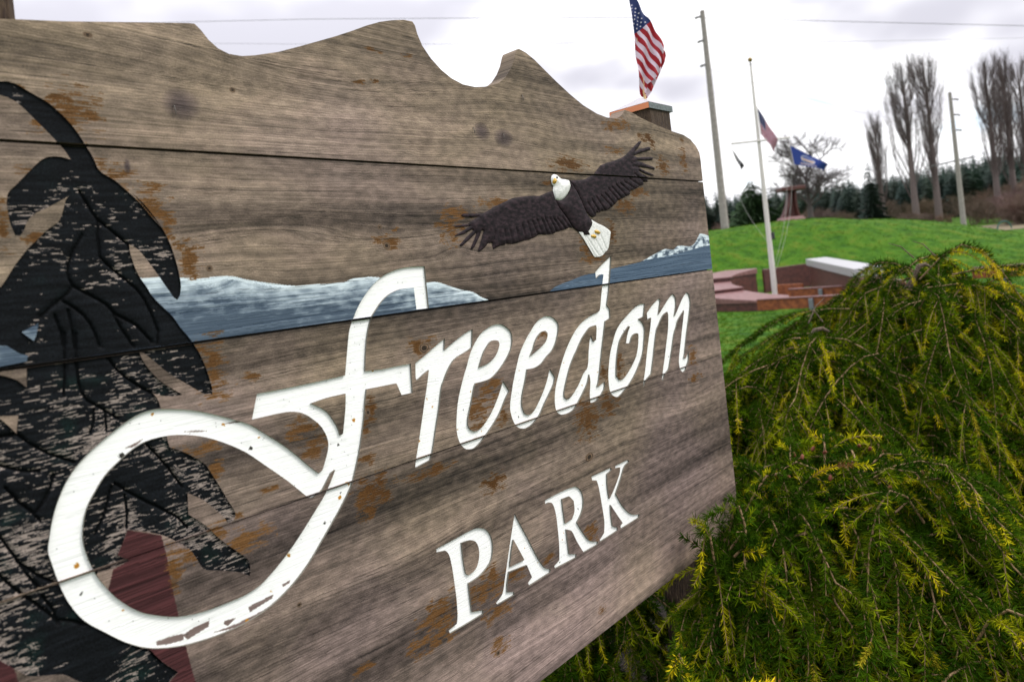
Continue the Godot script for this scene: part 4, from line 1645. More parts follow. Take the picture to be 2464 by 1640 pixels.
func build_eagle(sign_o: Node3D) -> void:
	var e := Node3D.new()
	e.name = "eagle_relief"
	sign_o.add_child(e, true)
	var brown := mottled("eagle_brown", [lin(0.006, 0.0045, 0.006), lin(0.017, 0.011, 0.0145), lin(0.040, 0.025, 0.031)], 0.02, Vector3(4, 9, 4), 0.62, 0.0, 0.0, 51)
	brown.metallic_specular = 0.25
	var white := mottled("eagle_white", [lin(0.55, 0.56, 0.55), lin(0.72, 0.73, 0.72), lin(0.78, 0.79, 0.78)], 0.03, Vector3(5, 9, 5), 0.6, 0.0, 0.0, 52)
	var yellow := mottled("eagle_yellow", [lin(0.5, 0.28, 0.03), lin(0.72, 0.46, 0.08)], 0.05, Vector3(9, 9, 9), 0.5, 0.0, 0.0, 53)
	for k in [["wingL", "wing", brown, 0.0045, 9.0], ["wingR", "wing", brown, 0.0045, 9.0], ["tail", "tail", white, 0.0025, 5.0], ["body", "body", brown, 0.0085, 22.0], ["head", "head", white, 0.0105, 20.0], ["beak", "beak", yellow, 0.0125, 4.0], ["foot1", "foot", yellow, 0.0085, 5.0], ["foot2", "foot", yellow, 0.0085, 5.0]]:
		var p := smooth_poly(outline[k[0]]) if k[0] != "wingL" and k[0] != "wingR" else raw_poly(outline[k[0]])
		if Geometry2D.is_polygon_clockwise(p):
			p.reverse()
		var lines := []
		for g in groove_lines:
			if g.begins_with(k[0]):
				lines.append(raw_poly(groove_lines[g]))
		var rise: float = k[3]
		var soft: float = k[4]
		var high := func(q: Vector2) -> float:
			var d := 1e9
			for i in p.size():
				d = minf(d, seg_dist(q, p[i], p[(i + 1) % p.size()]))
			var z := 0.0016 + (rise - 0.0016) * sqrt(minf(d / soft, 1.0))
			var gd := 9.0
			for l in lines:
				gd = minf(gd, seg_dist(q, l[0], l[1]))
			z -= 0.0030 * (1.0 - smoothstep(0.0, 4.0, gd))
			return maxf(z, 0.0008)
		var st := begin()
		st.set_smooth_group(0)
		relief(st, p, [], 3.0 if k[1] != "wing" else 3.5, high, false, [])
		var o := commit(k[1], st, k[2], e)
		st = begin()
		rim(st, p, 0.0017, -0.001, false)
		if k[1] == "head":
			var eye := begin()
			ball(eye, Vector3(1.3545, 1.8475, 0.0085), Vector3(0.0028, 0.0028, 0.002), 8)
			commit("eye", eye, mat("eye_black", lin(0.01, 0.01, 0.01), 0.3), e)


# ---------------------------------------------------------------- posts and the small flag

func post_prism(st: SurfaceTool, c: Vector3, w: float, y0: float, y1: float, ch := 0.008) -> void:
	box(st, Vector3(c.x, (y0 + y1) * 0.5, c.z), Vector3(w, y1 - y0, w), Basis(), ch)


func build_posts() -> void:
	var bark := mottled("post_wood", [lin(0.008, 0.005, 0.004), lin(0.03, 0.016, 0.009), lin(0.07, 0.045, 0.025), lin(0.022, 0.011, 0.007), lin(0.13, 0.09, 0.055)], 0.035, Vector3(6.5, 0.7, 6.5), 0.9, 0.0, 0.5, 61)
	var copper := mat("copper", lin(0.62, 0.22, 0.10), 0.5, 0.35)
	var patina := mottled("aged_copper", [lin(0.36, 0.33, 0.36), lin(0.5, 0.46, 0.47), lin(0.3, 0.34, 0.36)], 0.03, Vector3(4, 4, 4), 0.4, 0.3, 0.0, 62)
	var patina_dark := mottled("dark_copper", [lin(0.07, 0.08, 0.08), lin(0.16, 0.20, 0.20)], 0.03, Vector3(6, 6, 6), 0.45, 0.4, 0.0, 63)
	for k in [["mossy square post whose copper cap holds the small flag", 1.9972, true], ["mossy square post at the sign's carved fir end", 0.2065, true]]:
		var x: float = k[1]
		var o := thing("sign_post", k[0], "post", Vector3(x, 0, -0.12), "posts that carry the sign")
		var st := begin()
		post_prism(st, Vector3.ZERO, 0.137, -0.3, 2.104)
		commit("shaft", st, bark, o)
		st = begin()
		var h := 0.0735
		st.set_smooth_group(-1)
		var lo := []
		var up := []
		for q in [[-1, 1], [1, 1], [1, -1], [-1, -1]]:
			lo.append(Vector3(q[0] * h, 2.094, q[1] * h))
			up.append(Vector3(q[0] * h, 2.112, q[1] * h))
		for i in [0, 1, 2]:
			quad(st, lo[i], lo[(i + 1) % 4], up[(i + 1) % 4], up[i])
		quad(st, lo[3], lo[2], lo[1], lo[0])
		commit("cap_rim", st, patina_dark, o)
		st = begin()
		quad(st, lo[3] - Vector3(0.001, 0, 0), lo[0] - Vector3(0.001, 0, 0), up[0] - Vector3(0.001, 0, 0), up[3] - Vector3(0.001, 0, 0))
		commit("cap_rim", st, copper, o).set_meta("label", "bare orange copper rim")
		st = begin()
		st.set_smooth_group(-1)
		for i in 4:
			tri(st, up[i] + Vector3(0, 0.001, 0), Vector3(0, 2.152, 0), up[(i + 1) % 4] + Vector3(0, 0.001, 0))
		commit("cap_top", st, patina, o)
	# small flag on a stick
	var foot := site(2.44, 0.531, 2.1876)
	foot.y = 2.12
	var f := thing("stick_flag", "small stars and stripes flag drooping from a stick on the copper cap", "flag", foot)
	var lift := Vector3(0, 2.1876 - 2.12, 0)
	var st := begin()
	tube(st, [Vector3(0, -0.02, 0), lift + Q_AXIS * small_flag.stick[0] * 1e-4 + Vector3(0, small_flag.stick[1] * 1e-4, 0) + S_AXIS * 0.016, lift + Q_AXIS * small_flag.stick[2] * 1e-4 + Vector3(0, small_flag.stick[3] * 1e-4, 0) + S_AXIS * 0.016], [0.0048, 0.0045, 0.0042], 8)
	commit("stick", st, mat("stick_wood", lin(0.62, 0.42, 0.2), 0.6), f)
	var cloth := mat("flag_cloth", Color.WHITE, 0.75)
	cloth.albedo_texture = flag_texture()
	cloth.backlight_enabled = true
	cloth.backlight = Color(0.5, 0.5, 0.5)
	for part in ["back", "front"]:
		var src: Array = small_flag[part]
		var p := PackedVector2Array()
		for i in src.size() / 2:
			p.append(Vector2(src[i * 2], src[i * 2 + 1]))
		st = begin()
		st.set_smooth_group(0)
		var b := bounds(p)
		var cell := 70.0
		var x := floorf(b.position.x / cell) * cell
		while x < b.end.x:
			var y := floorf(b.position.y / cell) * cell
			while y < b.end.y:
				var c := PackedVector2Array([Vector2(x, y), Vector2(x + cell, y), Vector2(x + cell, y + cell), Vector2(x, y + cell)])
				for q in Geometry2D.intersect_polygons(c, p):
					var idx := Geometry2D.triangulate_polygon(q)
					for i in idx:
						var v: Vector2 = q[i]
						var wave := 0.008 * sin(v.x * 0.011 - v.y * 0.0035) + 0.004 * sin(v.x * 0.023 + v.y * 0.006)
						# along the fly: down and to the side; the canton's end lies 40 % out
						var fly := v.x * 0.51 - v.y * 0.86
						var cross := v.x * 0.86 + v.y * 0.51
						var uv := Vector2(0.40 + (fly + 2020.0) / 2875.0, clampf((1640.0 - cross) / 1690.0, 0.02, 0.98))
						if part == "back":
							uv = Vector2(0.7, 0.5 + (v.x * 0.9 + v.y * 0.42) / 2600.0)
						st.set_uv(uv)
						st.add_vertex(lift + Q_AXIS * v.x * 1e-4 + Vector3(0, v.y * 1e-4, 0) - S_AXIS * (wave + (0.004 if part == "front" else -0.02)))
				y += cell
			x += cell
		commit("cloth" if part == "front" else "cloth_fold", st, cloth, f)


func star_points(c: Vector2, r: float) -> PackedVector2Array:
	var p := PackedVector2Array()
	for i in 10:
		var a := -PI / 2.0 + PI * i / 5.0
		p.append(c + Vector2(cos(a), sin(a)) * (r if i % 2 == 0 else r * 0.40))
	return p


func flag_texture() -> ImageTexture:
	var w := 912
	var h := 481
	var im := Image.create(w, h, false, Image.FORMAT_RGB8)
	for i in 13:
		im.fill_rect(Rect2i(0, i * 37, w, 37), Color8(150, 10, 28) if i % 2 == 0 else Color8(206, 188, 202))
	var cw := 365
	var ch := 259
	im.fill_rect(Rect2i(0, 0, cw, ch), Color8(20, 40, 92))
	var mask := PackedByteArray()
	mask.resize(w * h)
	for row in 9:
		for col in 11:
			if (row + col) % 2 == 0:
				fill_poly(mask, w, h, star_points(Vector2(cw * (col + 1) / 12.0, ch * (row + 1) / 10.0), 11.5), 1)
	for y in ch:
		for x in cw:
			if mask[y * w + x]:
				im.set_pixel(x, y, Color8(222, 216, 226))
	return ImageTexture.create_from_image(im)


# ---------------------------------------------------------------- the flagpole

# cloth between a top and a bottom edge line, given in (across, height) at the pole's distance
func cloth(called: String, label: String, corners: Array, m: Material, s: float, ripple: float) -> void:
	var o := thing(called, label, "flag", site(s, corners[0].x, corners[0].y))
	var st := begin()
	st.set_smooth_group(0)
	var nx := 16
	var ny := 10
	var at := func(u: float, v: float) -> Vector3:
		var a: Vector2 = corners[0].lerp(corners[2], u)
		var b: Vector2 = corners[1].lerp(corners[3], u)
		var p := a.lerp(b, v)
		p.y += 0.10 * sin(u * PI) * (corners[0].y - corners[1].y) * 0.3
		return site(s, p.x, p.y) - S_AXIS * (ripple * sin(u * 9.0 + v * 2.0) * u) - site(s, corners[0].x, corners[0].y)
	for i in nx:
		for j in ny:
			var q := [[i, j], [i, j + 1], [i + 1, j + 1], [i + 1, j]]
			for k in [0, 2, 1, 0, 3, 2]:
				var u := float(q[k][0]) / nx
				var v := float(q[k][1]) / ny
				st.set_uv(Vector2(u, v))
				st.add_vertex(at.call(u, v))
	commit("cloth", st, m, o)
	st = begin()
	tube(st, [Vector3(0, 0.03, 0), at.call(0.0, 1.0) - Vector3(0, 0.03, 0)], [0.012, 0.012], 5)
	commit("hoist_edge", st, mat("hoist_canvas", lin(0.5, 0.48, 0.45), 0.8), o)


func build_flagpole() -> void:
	var white := mottled("pole_paint", [lin(0.5, 0.47, 0.44), lin(0.62, 0.59, 0.56)], 0.03, Vector3(1, 1, 1), 0.45, 0.0, 0.0, 71)
	var o := thing("flagpole", "white flagpole with a crossarm and brass ball, flags half hoisted", "flagpole", site(22.3, 8.3, 0))
	var st := begin()
	tube(st, [Vector3(0, -0.1, 0), Vector3(0, 3.5, 0), Vector3(0, 7.45, 0)], [0.09, 0.068, 0.032], 14)
	commit("pole", st, white, o)
	st = begin()
	tube(st, [Vector3(0, -0.02, 0), Vector3(0, 0.05, 0), Vector3(0, 0.12, 0)], [0.24, 0.2, 0.11], 16)
	commit("base_collar", st, white, o)
	st = begin()
	tube(st, [Q_AXIS * -0.98 + Vector3(0, 5.05, 0.1), Q_AXIS * 0.9 + Vector3(0, 5.05, 0.1)], [0.03, 0.03], 10)
	commit("crossarm", st, white, o)
	st = begin()
	tube(st, [Vector3(0, 7.45, 0), Vector3(0, 7.56, 0)], [0.03, 0.03], 8)
	commit("truck", st, mat("dark_truck", lin(0.05, 0.05, 0.05), 0.5), o)
	st = begin()
	ball(st, Vector3(0, 7.66, 0), Vector3(0.075, 0.075, 0.075), 14)
	commit("brass_ball", st, mat("brass", lin(0.22, 0.15, 0.04), 0.4, 0.6), o)
	st = begin()
	box(st, Q_AXIS * 0.12 + Vector3(0, 2.0, 0), Vector3(0.1, 0.22, 0.12), Basis(Q_AXIS, Vector3.UP, -S_AXIS), 0.015)
	commit("cleat_box", st, mat("cleat_black", lin(0.015, 0.016, 0.02), 0.5), o)
	var cord := mat("halyard_cord", lin(0.45, 0.45, 0.43), 0.8)
	for k in [[0.9, 1.0, 0.9], [0.72, 0.55, 1.1], [-0.93, -0.2, 1.6]]:
		st = begin()
		var pts := []
		var rad := []
		for i in 9:
			var t := i / 8.0
			pts.append(Q_AXIS * (lerpf(k[0], 0.1, t * t) + 0.12 * sin(t * PI) * signf(k[0])) + Vector3(0, lerpf(5.0, k[2], t), 0))
			rad.append(0.0045)
		tube(st, pts, rad, 5)
		commit("halyard", st, cord, o)
	var usa := mat("national_flag_cloth", Color.WHITE, 0.75)
	usa.albedo_texture = flag_texture()
	usa.backlight_enabled = true
	usa.backlight = Color(0.02, 0.02, 0.02)
	usa.albedo_color = Color(0.86, 0.84, 0.86)
	cloth("national_flag", "stars and stripes flag at half staff on the white flagpole", [Vector2(8.33, 6.1), Vector2(8.36, 5.26), Vector2(8.87, 4.98), Vector2(8.72, 4.66)], usa, 22.2, 0.06)
	var blue := mat("blue_cloth", Color.WHITE, 0.75)
	var im := Image.create(256, 170, false, Image.FORMAT_RGB8)
	im.fill(Color8(24, 52, 128))
	for y in 170:
		for x in 256:
			var d := Vector2((x - 120) / 1.0, (y - 85) / 1.0)
			if d.length() < 50.0 and d.length() > 44.0:
				im.set_pixel(x, y, Color8(190, 190, 200))
			elif d.length() < 44.0:
				im.set_pixel(x, y, Color8(70, 92, 150) if d.y < -8.0 else (Color8(196, 170, 150) if d.y < 20.0 + d.x * 0.2 else Color8(48, 70, 120)))
			elif absf(d.x) < 62.0 and d.y > 54.0 and d.y < 68.0:
				im.set_pixel(x, y, Color8(176, 160, 150))
	blue.albedo_texture = ImageTexture.create_from_image(im)
	cloth("service_flag", "royal blue flag with a pale seal hanging from the crossarm's end", [Vector2(9.22, 4.8), Vector2(9.3, 4.18), Vector2(10.36, 4.06), Vector2(10.26, 3.9)], blue, 22.2, 0.08)
	var black := mat("black_cloth", Color.WHITE, 0.8)
	var ib := Image.create(128, 84, false, Image.FORMAT_RGB8)
	ib.fill(Color8(16, 17, 20))
	for y in 84:
		for x in 128:
			var d := Vector2(x - 64, (y - 42) * 1.1)
			if d.length() < 27.0:
				ib.set_pixel(x, y, Color8(170, 170, 172))
			if d.length() < 24.0 and d.y > d.x * 0.4 - 8.0:
				ib.set_pixel(x, y, Color8(26, 27, 30))
	black.albedo_texture = ImageTexture.create_from_image(ib)
	cloth("black_flag", "small black flag hanging limp from the crossarm's other end", [Vector2(7.39, 4.86), Vector2(7.5, 4.5), Vector2(7.72, 4.3), Vector2(7.62, 4.18)], black, 22.2, 0.04)


# ---------------------------------------------------------------- utility poles and wires

func build_poles() -> void:
	var grey := mottled("pole_timber", [lin(0.19, 0.17, 0.16), lin(0.27, 0.245, 0.225), lin(0.33, 0.305, 0.285)], 0.03, Vector3(1.4, 0.25, 1.4), 0.85, 0.0, 0.0, 81)
	var dark := mat("pole_fitting", lin(0.10, 0.095, 0.1), 0.6)
	var list := [
		["thick pale utility pole behind the mound, three brackets near its top", 32.0, 9.96, 12.75, 0.185, 0.105, [12.51, 11.4, 10.29], -1.0, 0.34],
		["thin grey utility pole among the poplars, three short brackets", 45.0, 29.33, 10.35, 0.17, 0.10, [9.9, 8.9, 7.9], 1.0, 0.5],
	]
	for k in list:
		var p := site(k[1], k[2], 0)
		p.y = ground_height(p)
		var o := thing("utility_pole", k[0], "utility pole", p, "utility poles across the park")
		var st := begin()
		tube(st, [Vector3(0, -0.5, 0), Vector3(0, (k[3] - p.y) * 0.5, 0), Vector3(0, k[3] - p.y, 0)], [k[4], (k[4] + k[5]) * 0.5, k[5]], 14)
		commit("pole", st, grey, o)
		for y in k[6]:
			st = begin()
			var a := Vector3(0, y - p.y, 0)
			tube(st, [a + Q_AXIS * k[7] * 0.05, a + Q_AXIS * k[7] * k[8] * 0.8 - Vector3(0, 0.03, 0), a + Q_AXIS * k[7] * k[8] + Vector3(0, -0.07, 0)], [0.05, 0.05, 0.06], 7)
			commit("bracket", st, dark, o)
		if k[1] > 40.0:
			st = begin()
			tube(st, [Q_AXIS * -1.7 + Vector3(0, 5.95 - p.y - 0.2, 0), Q_AXIS * 0.95 + Vector3(0, 6.05 - p.y, 0)], [0.05, 0.05], 6)
			commit("crossarm", st, dark, o)
	var wire := mat("wire", lin(0.22, 0.21, 0.24), 0.6)
	for k in [
		["overhead wire from the thick pole's top bracket to the view's edge", Vector3(32, 9.66, 12.48), Vector3(30, 23.0, 9.91), Vector3(28, 40.0, 7.2), 0.013],
		["overhead wire passing behind the sign's crest to the thick pole's top", Vector3(36, -30.0, 17.6), Vector3(34, -8.0, 15.1), Vector3(32, 9.66, 12.48), 0.012],
		["faint second wire leaving the thick pole toward the poplars", Vector3(32, 9.63, 11.36), Vector3(36, 19.0, 11.7), Vector3(42, 34.0, 12.4), 0.008],
		["faint second wire running off from the thick pole's middle bracket", Vector3(34, -22.0, 15.4), Vector3(33, -5.0, 13.1), Vector3(32, 9.63, 11.36), 0.007],
		["faint low wire from the thick pole's bottom bracket to the thin pole", Vector3(32, 9.6, 10.25), Vector3(39, 20.0, 8.6), Vector3(45, 29.7, 7.85), 0.007],
	]:
		var st := begin()
		var pts := []
		var rad := []
		var c := Curve3D.new()
		for i in 21:
			var t := i / 20.0
			var a: Vector3 = k[1]
			var b: Vector3 = k[2]
			var d: Vector3 = k[3]
			var q := a.lerp(b, t).lerp(b.lerp(d, t), t) * 0.5 + (a.lerp(b, t * 2.0) if t < 0.5 else b.lerp(d, t * 2.0 - 1.0)) * 0.5
			pts.append(site(q.x, q.y, q.z))
			rad.append(k[4])
		tube(st, pts, rad, 5)
		tag(top("overhead_wire", st, wire), k[0], "wire", "overhead wires")


# ---------------------------------------------------------------- weeping conifers

var sprigs := []

func needle(st: SurfaceTool, g: RandomNumberGenerator, b: Vector3, out: Vector3, l: float, w: float) -> void:
	var side := out.cross(Vector3(g.randf_range(-1, 1), g.randf_range(-1, 1), g.randf_range(-1, 1))).normalized() * w
	var m := b + out * l * 0.6 + Vector3(0, 0.0015, 0)
	tri(st, b + side, b - side, m - side)
	tri(st, b + side, m - side, m + side)
	tri(st, m + side, m - side, b + out * l)


# a shoot along +y: rosettes on short spurs, or single needles all along it
func sprig_mesh(sd: int, length: float, spurs: int, each: int, size: float, width: float, lo: float, hi: float) -> ArrayMesh:
	var g := RandomNumberGenerator.new()
	g.seed = sd
	var st := begin()
	st.set_smooth_group(-1)
	for w in spurs:
		var y := length * (w + g.randf()) / spurs
		var tilt := Vector3(g.randf_range(-1, 1), 0, g.randf_range(-1, 1)) * 0.5
		for k in each:
			var a := TAU * (k + g.randf()) / each
			var out := (Vector3(cos(a), g.randf_range(lo, hi), sin(a)) + tilt).normalized()
			needle(st, g, Vector3(0, y + g.randf_range(-0.002, 0.002), 0), out, size * g.randf_range(0.6, 1.1), width)
	st.generate_normals()
	return st.commit()


func path_point(pts: Array, t: float) -> Vector3:
	var f := clampf(t, 0.0, 0.9999) * (pts.size() - 1)
	var i := int(f)
	return pts[i].lerp(pts[i + 1], f - i)


func frame_along(g: RandomNumberGenerator, up: Vector3, at: Vector3, k: float) -> Transform3D:
	var xx := up.cross(Vector3(g.randf_range(-1, 1), 0.3, g.randf_range(-1, 1))).normalized()
	return Transform3D(Basis(xx, up, xx.cross(up)).scaled(Vector3.ONE * k), at)


# each dome: apex, radius, drop, branches, share of yellow growth, bare top (0 hidden, 1 crooked top in view)
func weeping(called: String, label: String, foot: Vector3, domes: Array, sd: int) -> void:
	var g := RandomNumberGenerator.new()
	g.seed = sd
	var bark := mottled("twig_bark", [lin(0.10, 0.056, 0.026), lin(0.20, 0.125, 0.058), lin(0.31, 0.21, 0.10)], 0.05, Vector3(6, 6, 6), 0.8, 0.0, 0.0, 91)
	var old := mottled("trunk_bark", [lin(0.045, 0.032, 0.022), lin(0.13, 0.09, 0.06), lin(0.26, 0.20, 0.15)], 0.05, Vector3(5, 5, 5), 0.9, 0.0, 1.5, 92)
	var o := thing(called, label, "shrub", foot, "weeping conifers round the sign")
	var places := [[], [], [], []]
	var tints := [[], [], [], []]
	var twigs := begin()
	for d in domes:
		var apex: Vector3 = d[0] - foot
		var radius: float = d[1]
		var drop: float = d[2]
		var count: int = d[3]
		var gold: float = d[4]
		var bare: float = d[5]
		# the limb that carries this tier
		var st := begin()
		var low := 0.22
		if bare == 0.0:
			tube(st, [Vector3(0, -0.1, 0), Vector3(apex.x * 0.35, apex.y * 0.4, apex.z * 0.3), Vector3(apex.x * 0.85, apex.y * 0.66, apex.z * 0.85), apex - Vector3(0, low, 0)], [0.05, 0.04, 0.028, 0.012], 8)
		else:
			var lp := [Vector3(0, -0.1, 0), Vector3(apex.x * 0.4, apex.y * 0.5, apex.z * 0.4)]
			var lr := [0.055, 0.045]
			for i in 9:
				var t := i / 8.0
				lp.append(lp[1].lerp(apex - Vector3(0, 0.03, 0), 0.3 + 0.7 * t) + Vector3(g.randf_range(-1, 1), g.randf_range(-0.4, 0.4), g.randf_range(-1, 1)) * 0.022 - Q_AXIS * 0.05 * sin(t * PI) * bare)
				lr.append(lerpf(0.036, 0.013, t) * g.randf_range(0.75, 1.3))
			# the top bends over
			for i in 2:
				lp.append(lp[lp.size() - 1] + Vector3(g.randf_range(-0.01, 0.01), 0.004 - 0.02 * i, 0) + Q_AXIS * 0.03)
				lr.append(0.009 - i * 0.004)
			tube(st, lp, lr, 9)
		commit("limb", st, old, o)
		if bare > 0.0:
			for k in 2:
				st = begin()
				var a := apex + Q_AXIS * g.randf_range(-0.05, 0.1)
				var dd := (Q_AXIS * g.randf_range(-0.6, 1.3) + Vector3(0, g.randf_range(0.1, 0.6), 0) + S_AXIS * g.randf_range(-0.4, 0.4)).normalized()
				var l := g.randf_range(0.05, 0.16)
				tube(st, [a, a + dd * l * 0.5 + Vector3(0, 0.02, 0), a + dd * l], [0.0035, 0.0026, 0.0012], 5, false)
				commit("dead_twig", st, old, o)
		for n in count:
			var layer := g.randf() * g.randf()
			var az := TAU * n * 0.618034 + g.randf() * 0.5
			var dir := Vector3(cos(az), 0, sin(az))
			var oa := g.randf() * TAU
			var core := radius * (0.16 if n % 3 == 0 else 0.34) * sqrt(g.randf())
			var start := apex + Vector3(cos(oa), 0, sin(oa)) * core + Vector3(0, -0.02 - g.randf() * 0.10 - core * 0.35 - layer * drop * 0.7, 0)
			var reach := radius * g.randf_range(0.35, 1.0) * (1.0 - 0.3 * layer)
			var fall := drop * g.randf_range(0.55, 1.05) * (1.0 - 0.5 * layer)
			var sway := Vector3(-dir.z, 0, dir.x) * g.randf_range(-0.3, 0.3) * reach
			var lift := g.randf_range(0.0, 0.05)
			if g.randf() < 0.20:
				lift = g.randf_range(0.05, 0.17)
				fall *= 0.6
			var pts := []
			var rad := []
			var wob := g.randf() * TAU
			for i in 12:
				var t := i / 11.0
				var r := reach * (1.0 - pow(1.0 - t, 1.6))
				var y := lift * sin(minf(1.0, t * 2.2) * PI) - fall * pow(t, 1.8)
				pts.append(start + dir * r + sway * t * t + Vector3(0.014 * sin(t * 9.0 + wob), y + 0.010 * sin(t * 13.0 + wob), 0.014 * cos(t * 8.0 + wob)))
				rad.append(lerpf(0.0040, 0.0012, t))
			var len := 0.0
			for i in 11:
				len += pts[i].distance_to(pts[i + 1])
			st = begin()
			tube(st, pts, rad, 5, false)
			if n < 64:
				commit("branch", st, bark, o)
			else:
				tube(twigs, pts, rad, 4, false)
			var side0 := Vector3(-dir.z, 0, dir.x)
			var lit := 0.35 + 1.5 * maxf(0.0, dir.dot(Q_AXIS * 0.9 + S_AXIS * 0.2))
			# hanging side twigs
			var m := int(len / 0.036)
			for k in m:
				var t := 0.06 + 0.94 * (k + g.randf()) / m
				var p := path_point(pts, t)
				var ahead := (path_point(pts, minf(1.0, t + 0.04)) - path_point(pts, t - 0.04)).normalized()
				var td := (ahead * 0.9 + side0 * (1.0 if k % 2 == 0 else -1.0) * g.randf_range(0.3, 1.0) + Vector3(0, g.randf_range(-0.4, 0.2), 0)).normalized()
				var tl := g.randf_range(0.05, 0.13)
				var far := g.randf() < 0.22
				if far:
					tl = g.randf_range(0.14, 0.30)
				var q := [p]
				var cur := p
				var steps := maxi(1, int(tl / 0.045))
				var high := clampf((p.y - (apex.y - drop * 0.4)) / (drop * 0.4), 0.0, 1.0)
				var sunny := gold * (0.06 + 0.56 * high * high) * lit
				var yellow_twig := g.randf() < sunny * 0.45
				for s in steps:
					td = (td + Vector3(0, -0.20, 0)).normalized()
					var u := (s + 1.0) / steps
					var c := Color(0.011, 0.034, 0.002).lerp(Color(0.046, 0.096, 0.004), g.randf())
					var kind := g.randi_range(0, 1)
					var pick := g.randf()
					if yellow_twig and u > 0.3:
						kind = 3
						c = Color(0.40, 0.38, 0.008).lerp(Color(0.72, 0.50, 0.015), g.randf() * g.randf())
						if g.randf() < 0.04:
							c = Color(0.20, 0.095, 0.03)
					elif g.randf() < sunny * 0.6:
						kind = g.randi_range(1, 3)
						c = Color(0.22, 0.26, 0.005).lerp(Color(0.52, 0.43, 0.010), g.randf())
					elif far and u > 0.25:
						kind = 2
						c = Color(0.105, 0.165, 0.004).lerp(Color(0.40, 0.33, 0.008), g.randf() * u)
					elif pick < 0.32:
						kind = g.randi_range(1, 2)
						c = Color(0.07, 0.135, 0.003).lerp(Color(0.23, 0.255, 0.006), g.randf())
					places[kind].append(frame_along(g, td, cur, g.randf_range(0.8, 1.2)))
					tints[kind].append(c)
					cur = cur + td * 0.045
					q.append(cur)
				var rr := []
				for s in q.size():
					rr.append(lerpf(0.0023 if far else 0.0014, 0.0009, s / float(q.size())))
				tube(twigs, q, rr, 3, false)
			# needles along the branch itself
			var mm := int(len / 0.024)
			for k in mm:
				var t := (k + 0.5) / mm
				if g.randf() < 0.10:
					continue
				var p := path_point(pts, t)
				var ahead := (path_point(pts, minf(1.0, t + 0.03)) - path_point(pts, t - 0.03)).normalized()
				var kind := 1 if t < 0.6 else 2
				var c := Color(0.020, 0.054, 0.003).lerp(Color(0.15, 0.175, 0.005), g.randf() * t)
				if t > 0.8 and g.randf() < gold:
					kind = 3
					c = Color(0.32, 0.27, 0.018)
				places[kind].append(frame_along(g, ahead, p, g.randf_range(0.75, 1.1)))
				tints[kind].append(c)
	var tw := commit("twigs", twigs, bark, o)
	tw.set_meta("kind", "stuff")
	var needle_m := mat("needles", Color.WHITE, 0.8)
	needle_m.vertex_color_use_as_albedo = true
	needle_m.backlight_enabled = true
	needle_m.backlight = Color(0.3, 0.3, 0.3)
	needle_m.metallic_specular = 0.06
	for k in 4:
		if places[k].is_empty():
			continue
		var mm := MultiMesh.new()
		mm.transform_format = MultiMesh.TRANSFORM_3D
		mm.use_colors = true
		mm.mesh = sprigs[k]
		mm.instance_count = places[k].size()
		for i in mm.instance_count:
			mm.set_instance_transform(i, places[k][i])
			mm.set_instance_color(i, tints[k][i])
		var mi := MultiMeshInstance3D.new()
		mi.name = ["needles", "needles", "needles", "new_growth"][k]
		mi.multimesh = mm
		mi.material_override = needle_m
		o.add_child(mi, true)
		mi.set_meta("kind", "stuff")
	# small rusty cones near the tops
	var cone_m := mottled("cone_brown", [lin(0.10, 0.025, 0.010), lin(0.20, 0.055, 0.02)], 0.06, Vector3(20, 20, 20), 0.8, 0.0, 0.0, 93)
	for d in domes:
		for k in int(d[6]):
			var a := g.randf() * TAU
			var r: float = d[1] * g.randf_range(0.08, 0.36)
			var c: Vector3 = d[0] - foot + Vector3(cos(a) * r, 0.012 - r * 0.38, sin(a) * r)
			var st := begin()
			ball(st, c, Vector3(0.006, 0.011, 0.006), 8, Basis.from_euler(Vector3(g.randf_range(-1, 1), 0, g.randf_range(-1, 1))))
			commit("cone", st, cone_m, o)
	print(called, " sprigs ", places[0].size() + places[1].size() + places[2].size() + places[3].size())


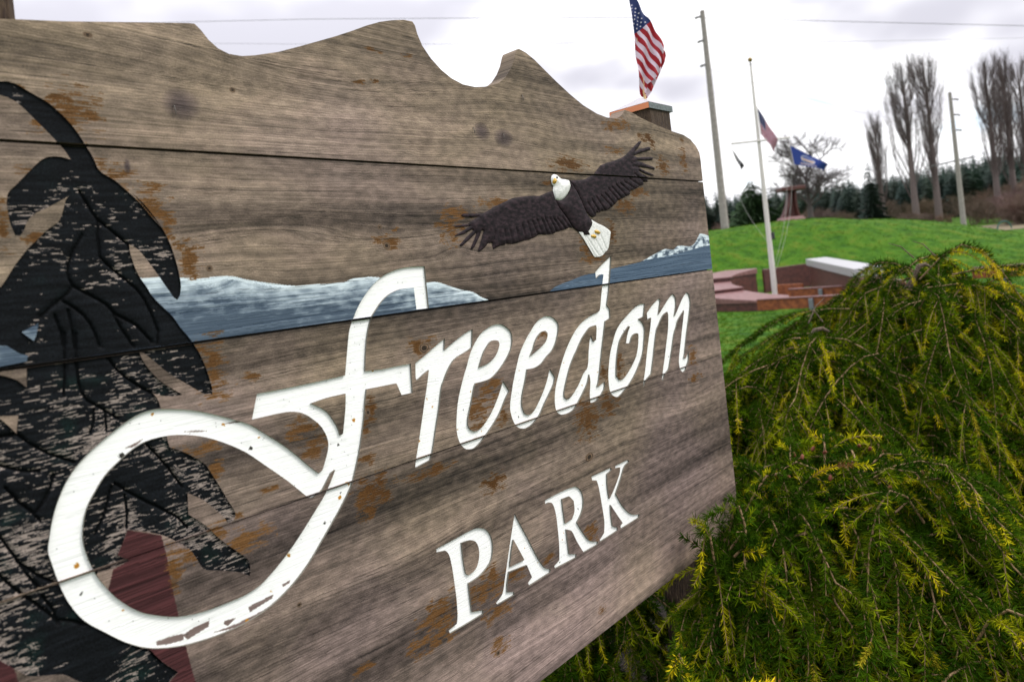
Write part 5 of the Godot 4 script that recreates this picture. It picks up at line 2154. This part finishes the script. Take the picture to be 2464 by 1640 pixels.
func build_shrubs() -> void:
	# rosettes, looser rosettes, long shoots with single needles, short bright new growth
	sprigs = [sprig_mesh(1, 0.05, 5, 15, 0.027, 0.0010, 0.2, 1.2), sprig_mesh(2, 0.05, 4, 13, 0.029, 0.0009, 0.1, 1.0), sprig_mesh(3, 0.05, 16, 2, 0.021, 0.0009, 0.5, 1.4), sprig_mesh(4, 0.05, 8, 6, 0.018, 0.0011, 0.5, 1.5)]
	weeping("weeping_conifer", "large weeping conifer with bare crooked tops, spreading beyond the sign's end", Vector3(3.6, 0, 0.1), [
		[Vector3(3.72, 1.50, 0.24), 1.0, 0.95, 150, 0.9, 1.0, 0],
		[Vector3(3.17, 1.27, -0.06), 0.8, 0.75, 110, 0.35, 1.4, 0],
		[Vector3(3.85, 1.2, 0.95), 0.75, 0.8, 90, 0.6, 0.0, 5],
		[Vector3(3.2, 0.98, 0.42), 0.65, 0.65, 84, 0.3, 0.0, 3],
		[Vector3(2.82, 1.12, -0.36), 0.6, 0.7, 90, 0.6, 0.0, 0],
		[Vector3(3.25, 0.92, 1.0), 0.6, 0.7, 70, 0.35, 0.0, 4],
	], 1001)
	weeping("weeping_conifer", "weeping conifer mound whose twigs lap over the sign's lower corner", Vector3(2.3, 0, 0.35), [
		[Vector3(2.26, 0.985, 0.31), 0.68, 0.78, 190, 0.6, 0.0, 12],
		[Vector3(2.02, 0.88, 0.17), 0.36, 0.45, 80, 0.3, 0.0, 0],
		[Vector3(1.78, 0.86, 0.15), 0.17, 0.33, 44, 0.4, 0.0, 0],
		[Vector3(2.0, 0.62, 0.75), 0.5, 0.5, 64, 0.3, 0.0, 0],
		[Vector3(2.55, 0.70, 0.75), 0.55, 0.55, 66, 0.5, 0.0, 0],
	], 1002)
	weeping("weeping_conifer", "dark weeping conifer hanging in the shade under the sign's lower edge", Vector3(1.75, 0, -0.4), [
		[Vector3(1.85, 0.72, -0.42), 0.55, 0.62, 50, 0.0, 0.0, 0],
		[Vector3(1.48, 0.58, -0.55), 0.5, 0.5, 36, 0.0, 0.0, 0],
	], 1003)
	weeping("golden_conifer", "small golden tipped conifer poking up below the sign's bottom edge", Vector3(1.28, 0, 0.32), [
		[Vector3(1.28, 0.72, 0.30), 0.10, 0.2, 26, 4.0, 0.0, 0],
	], 1004)
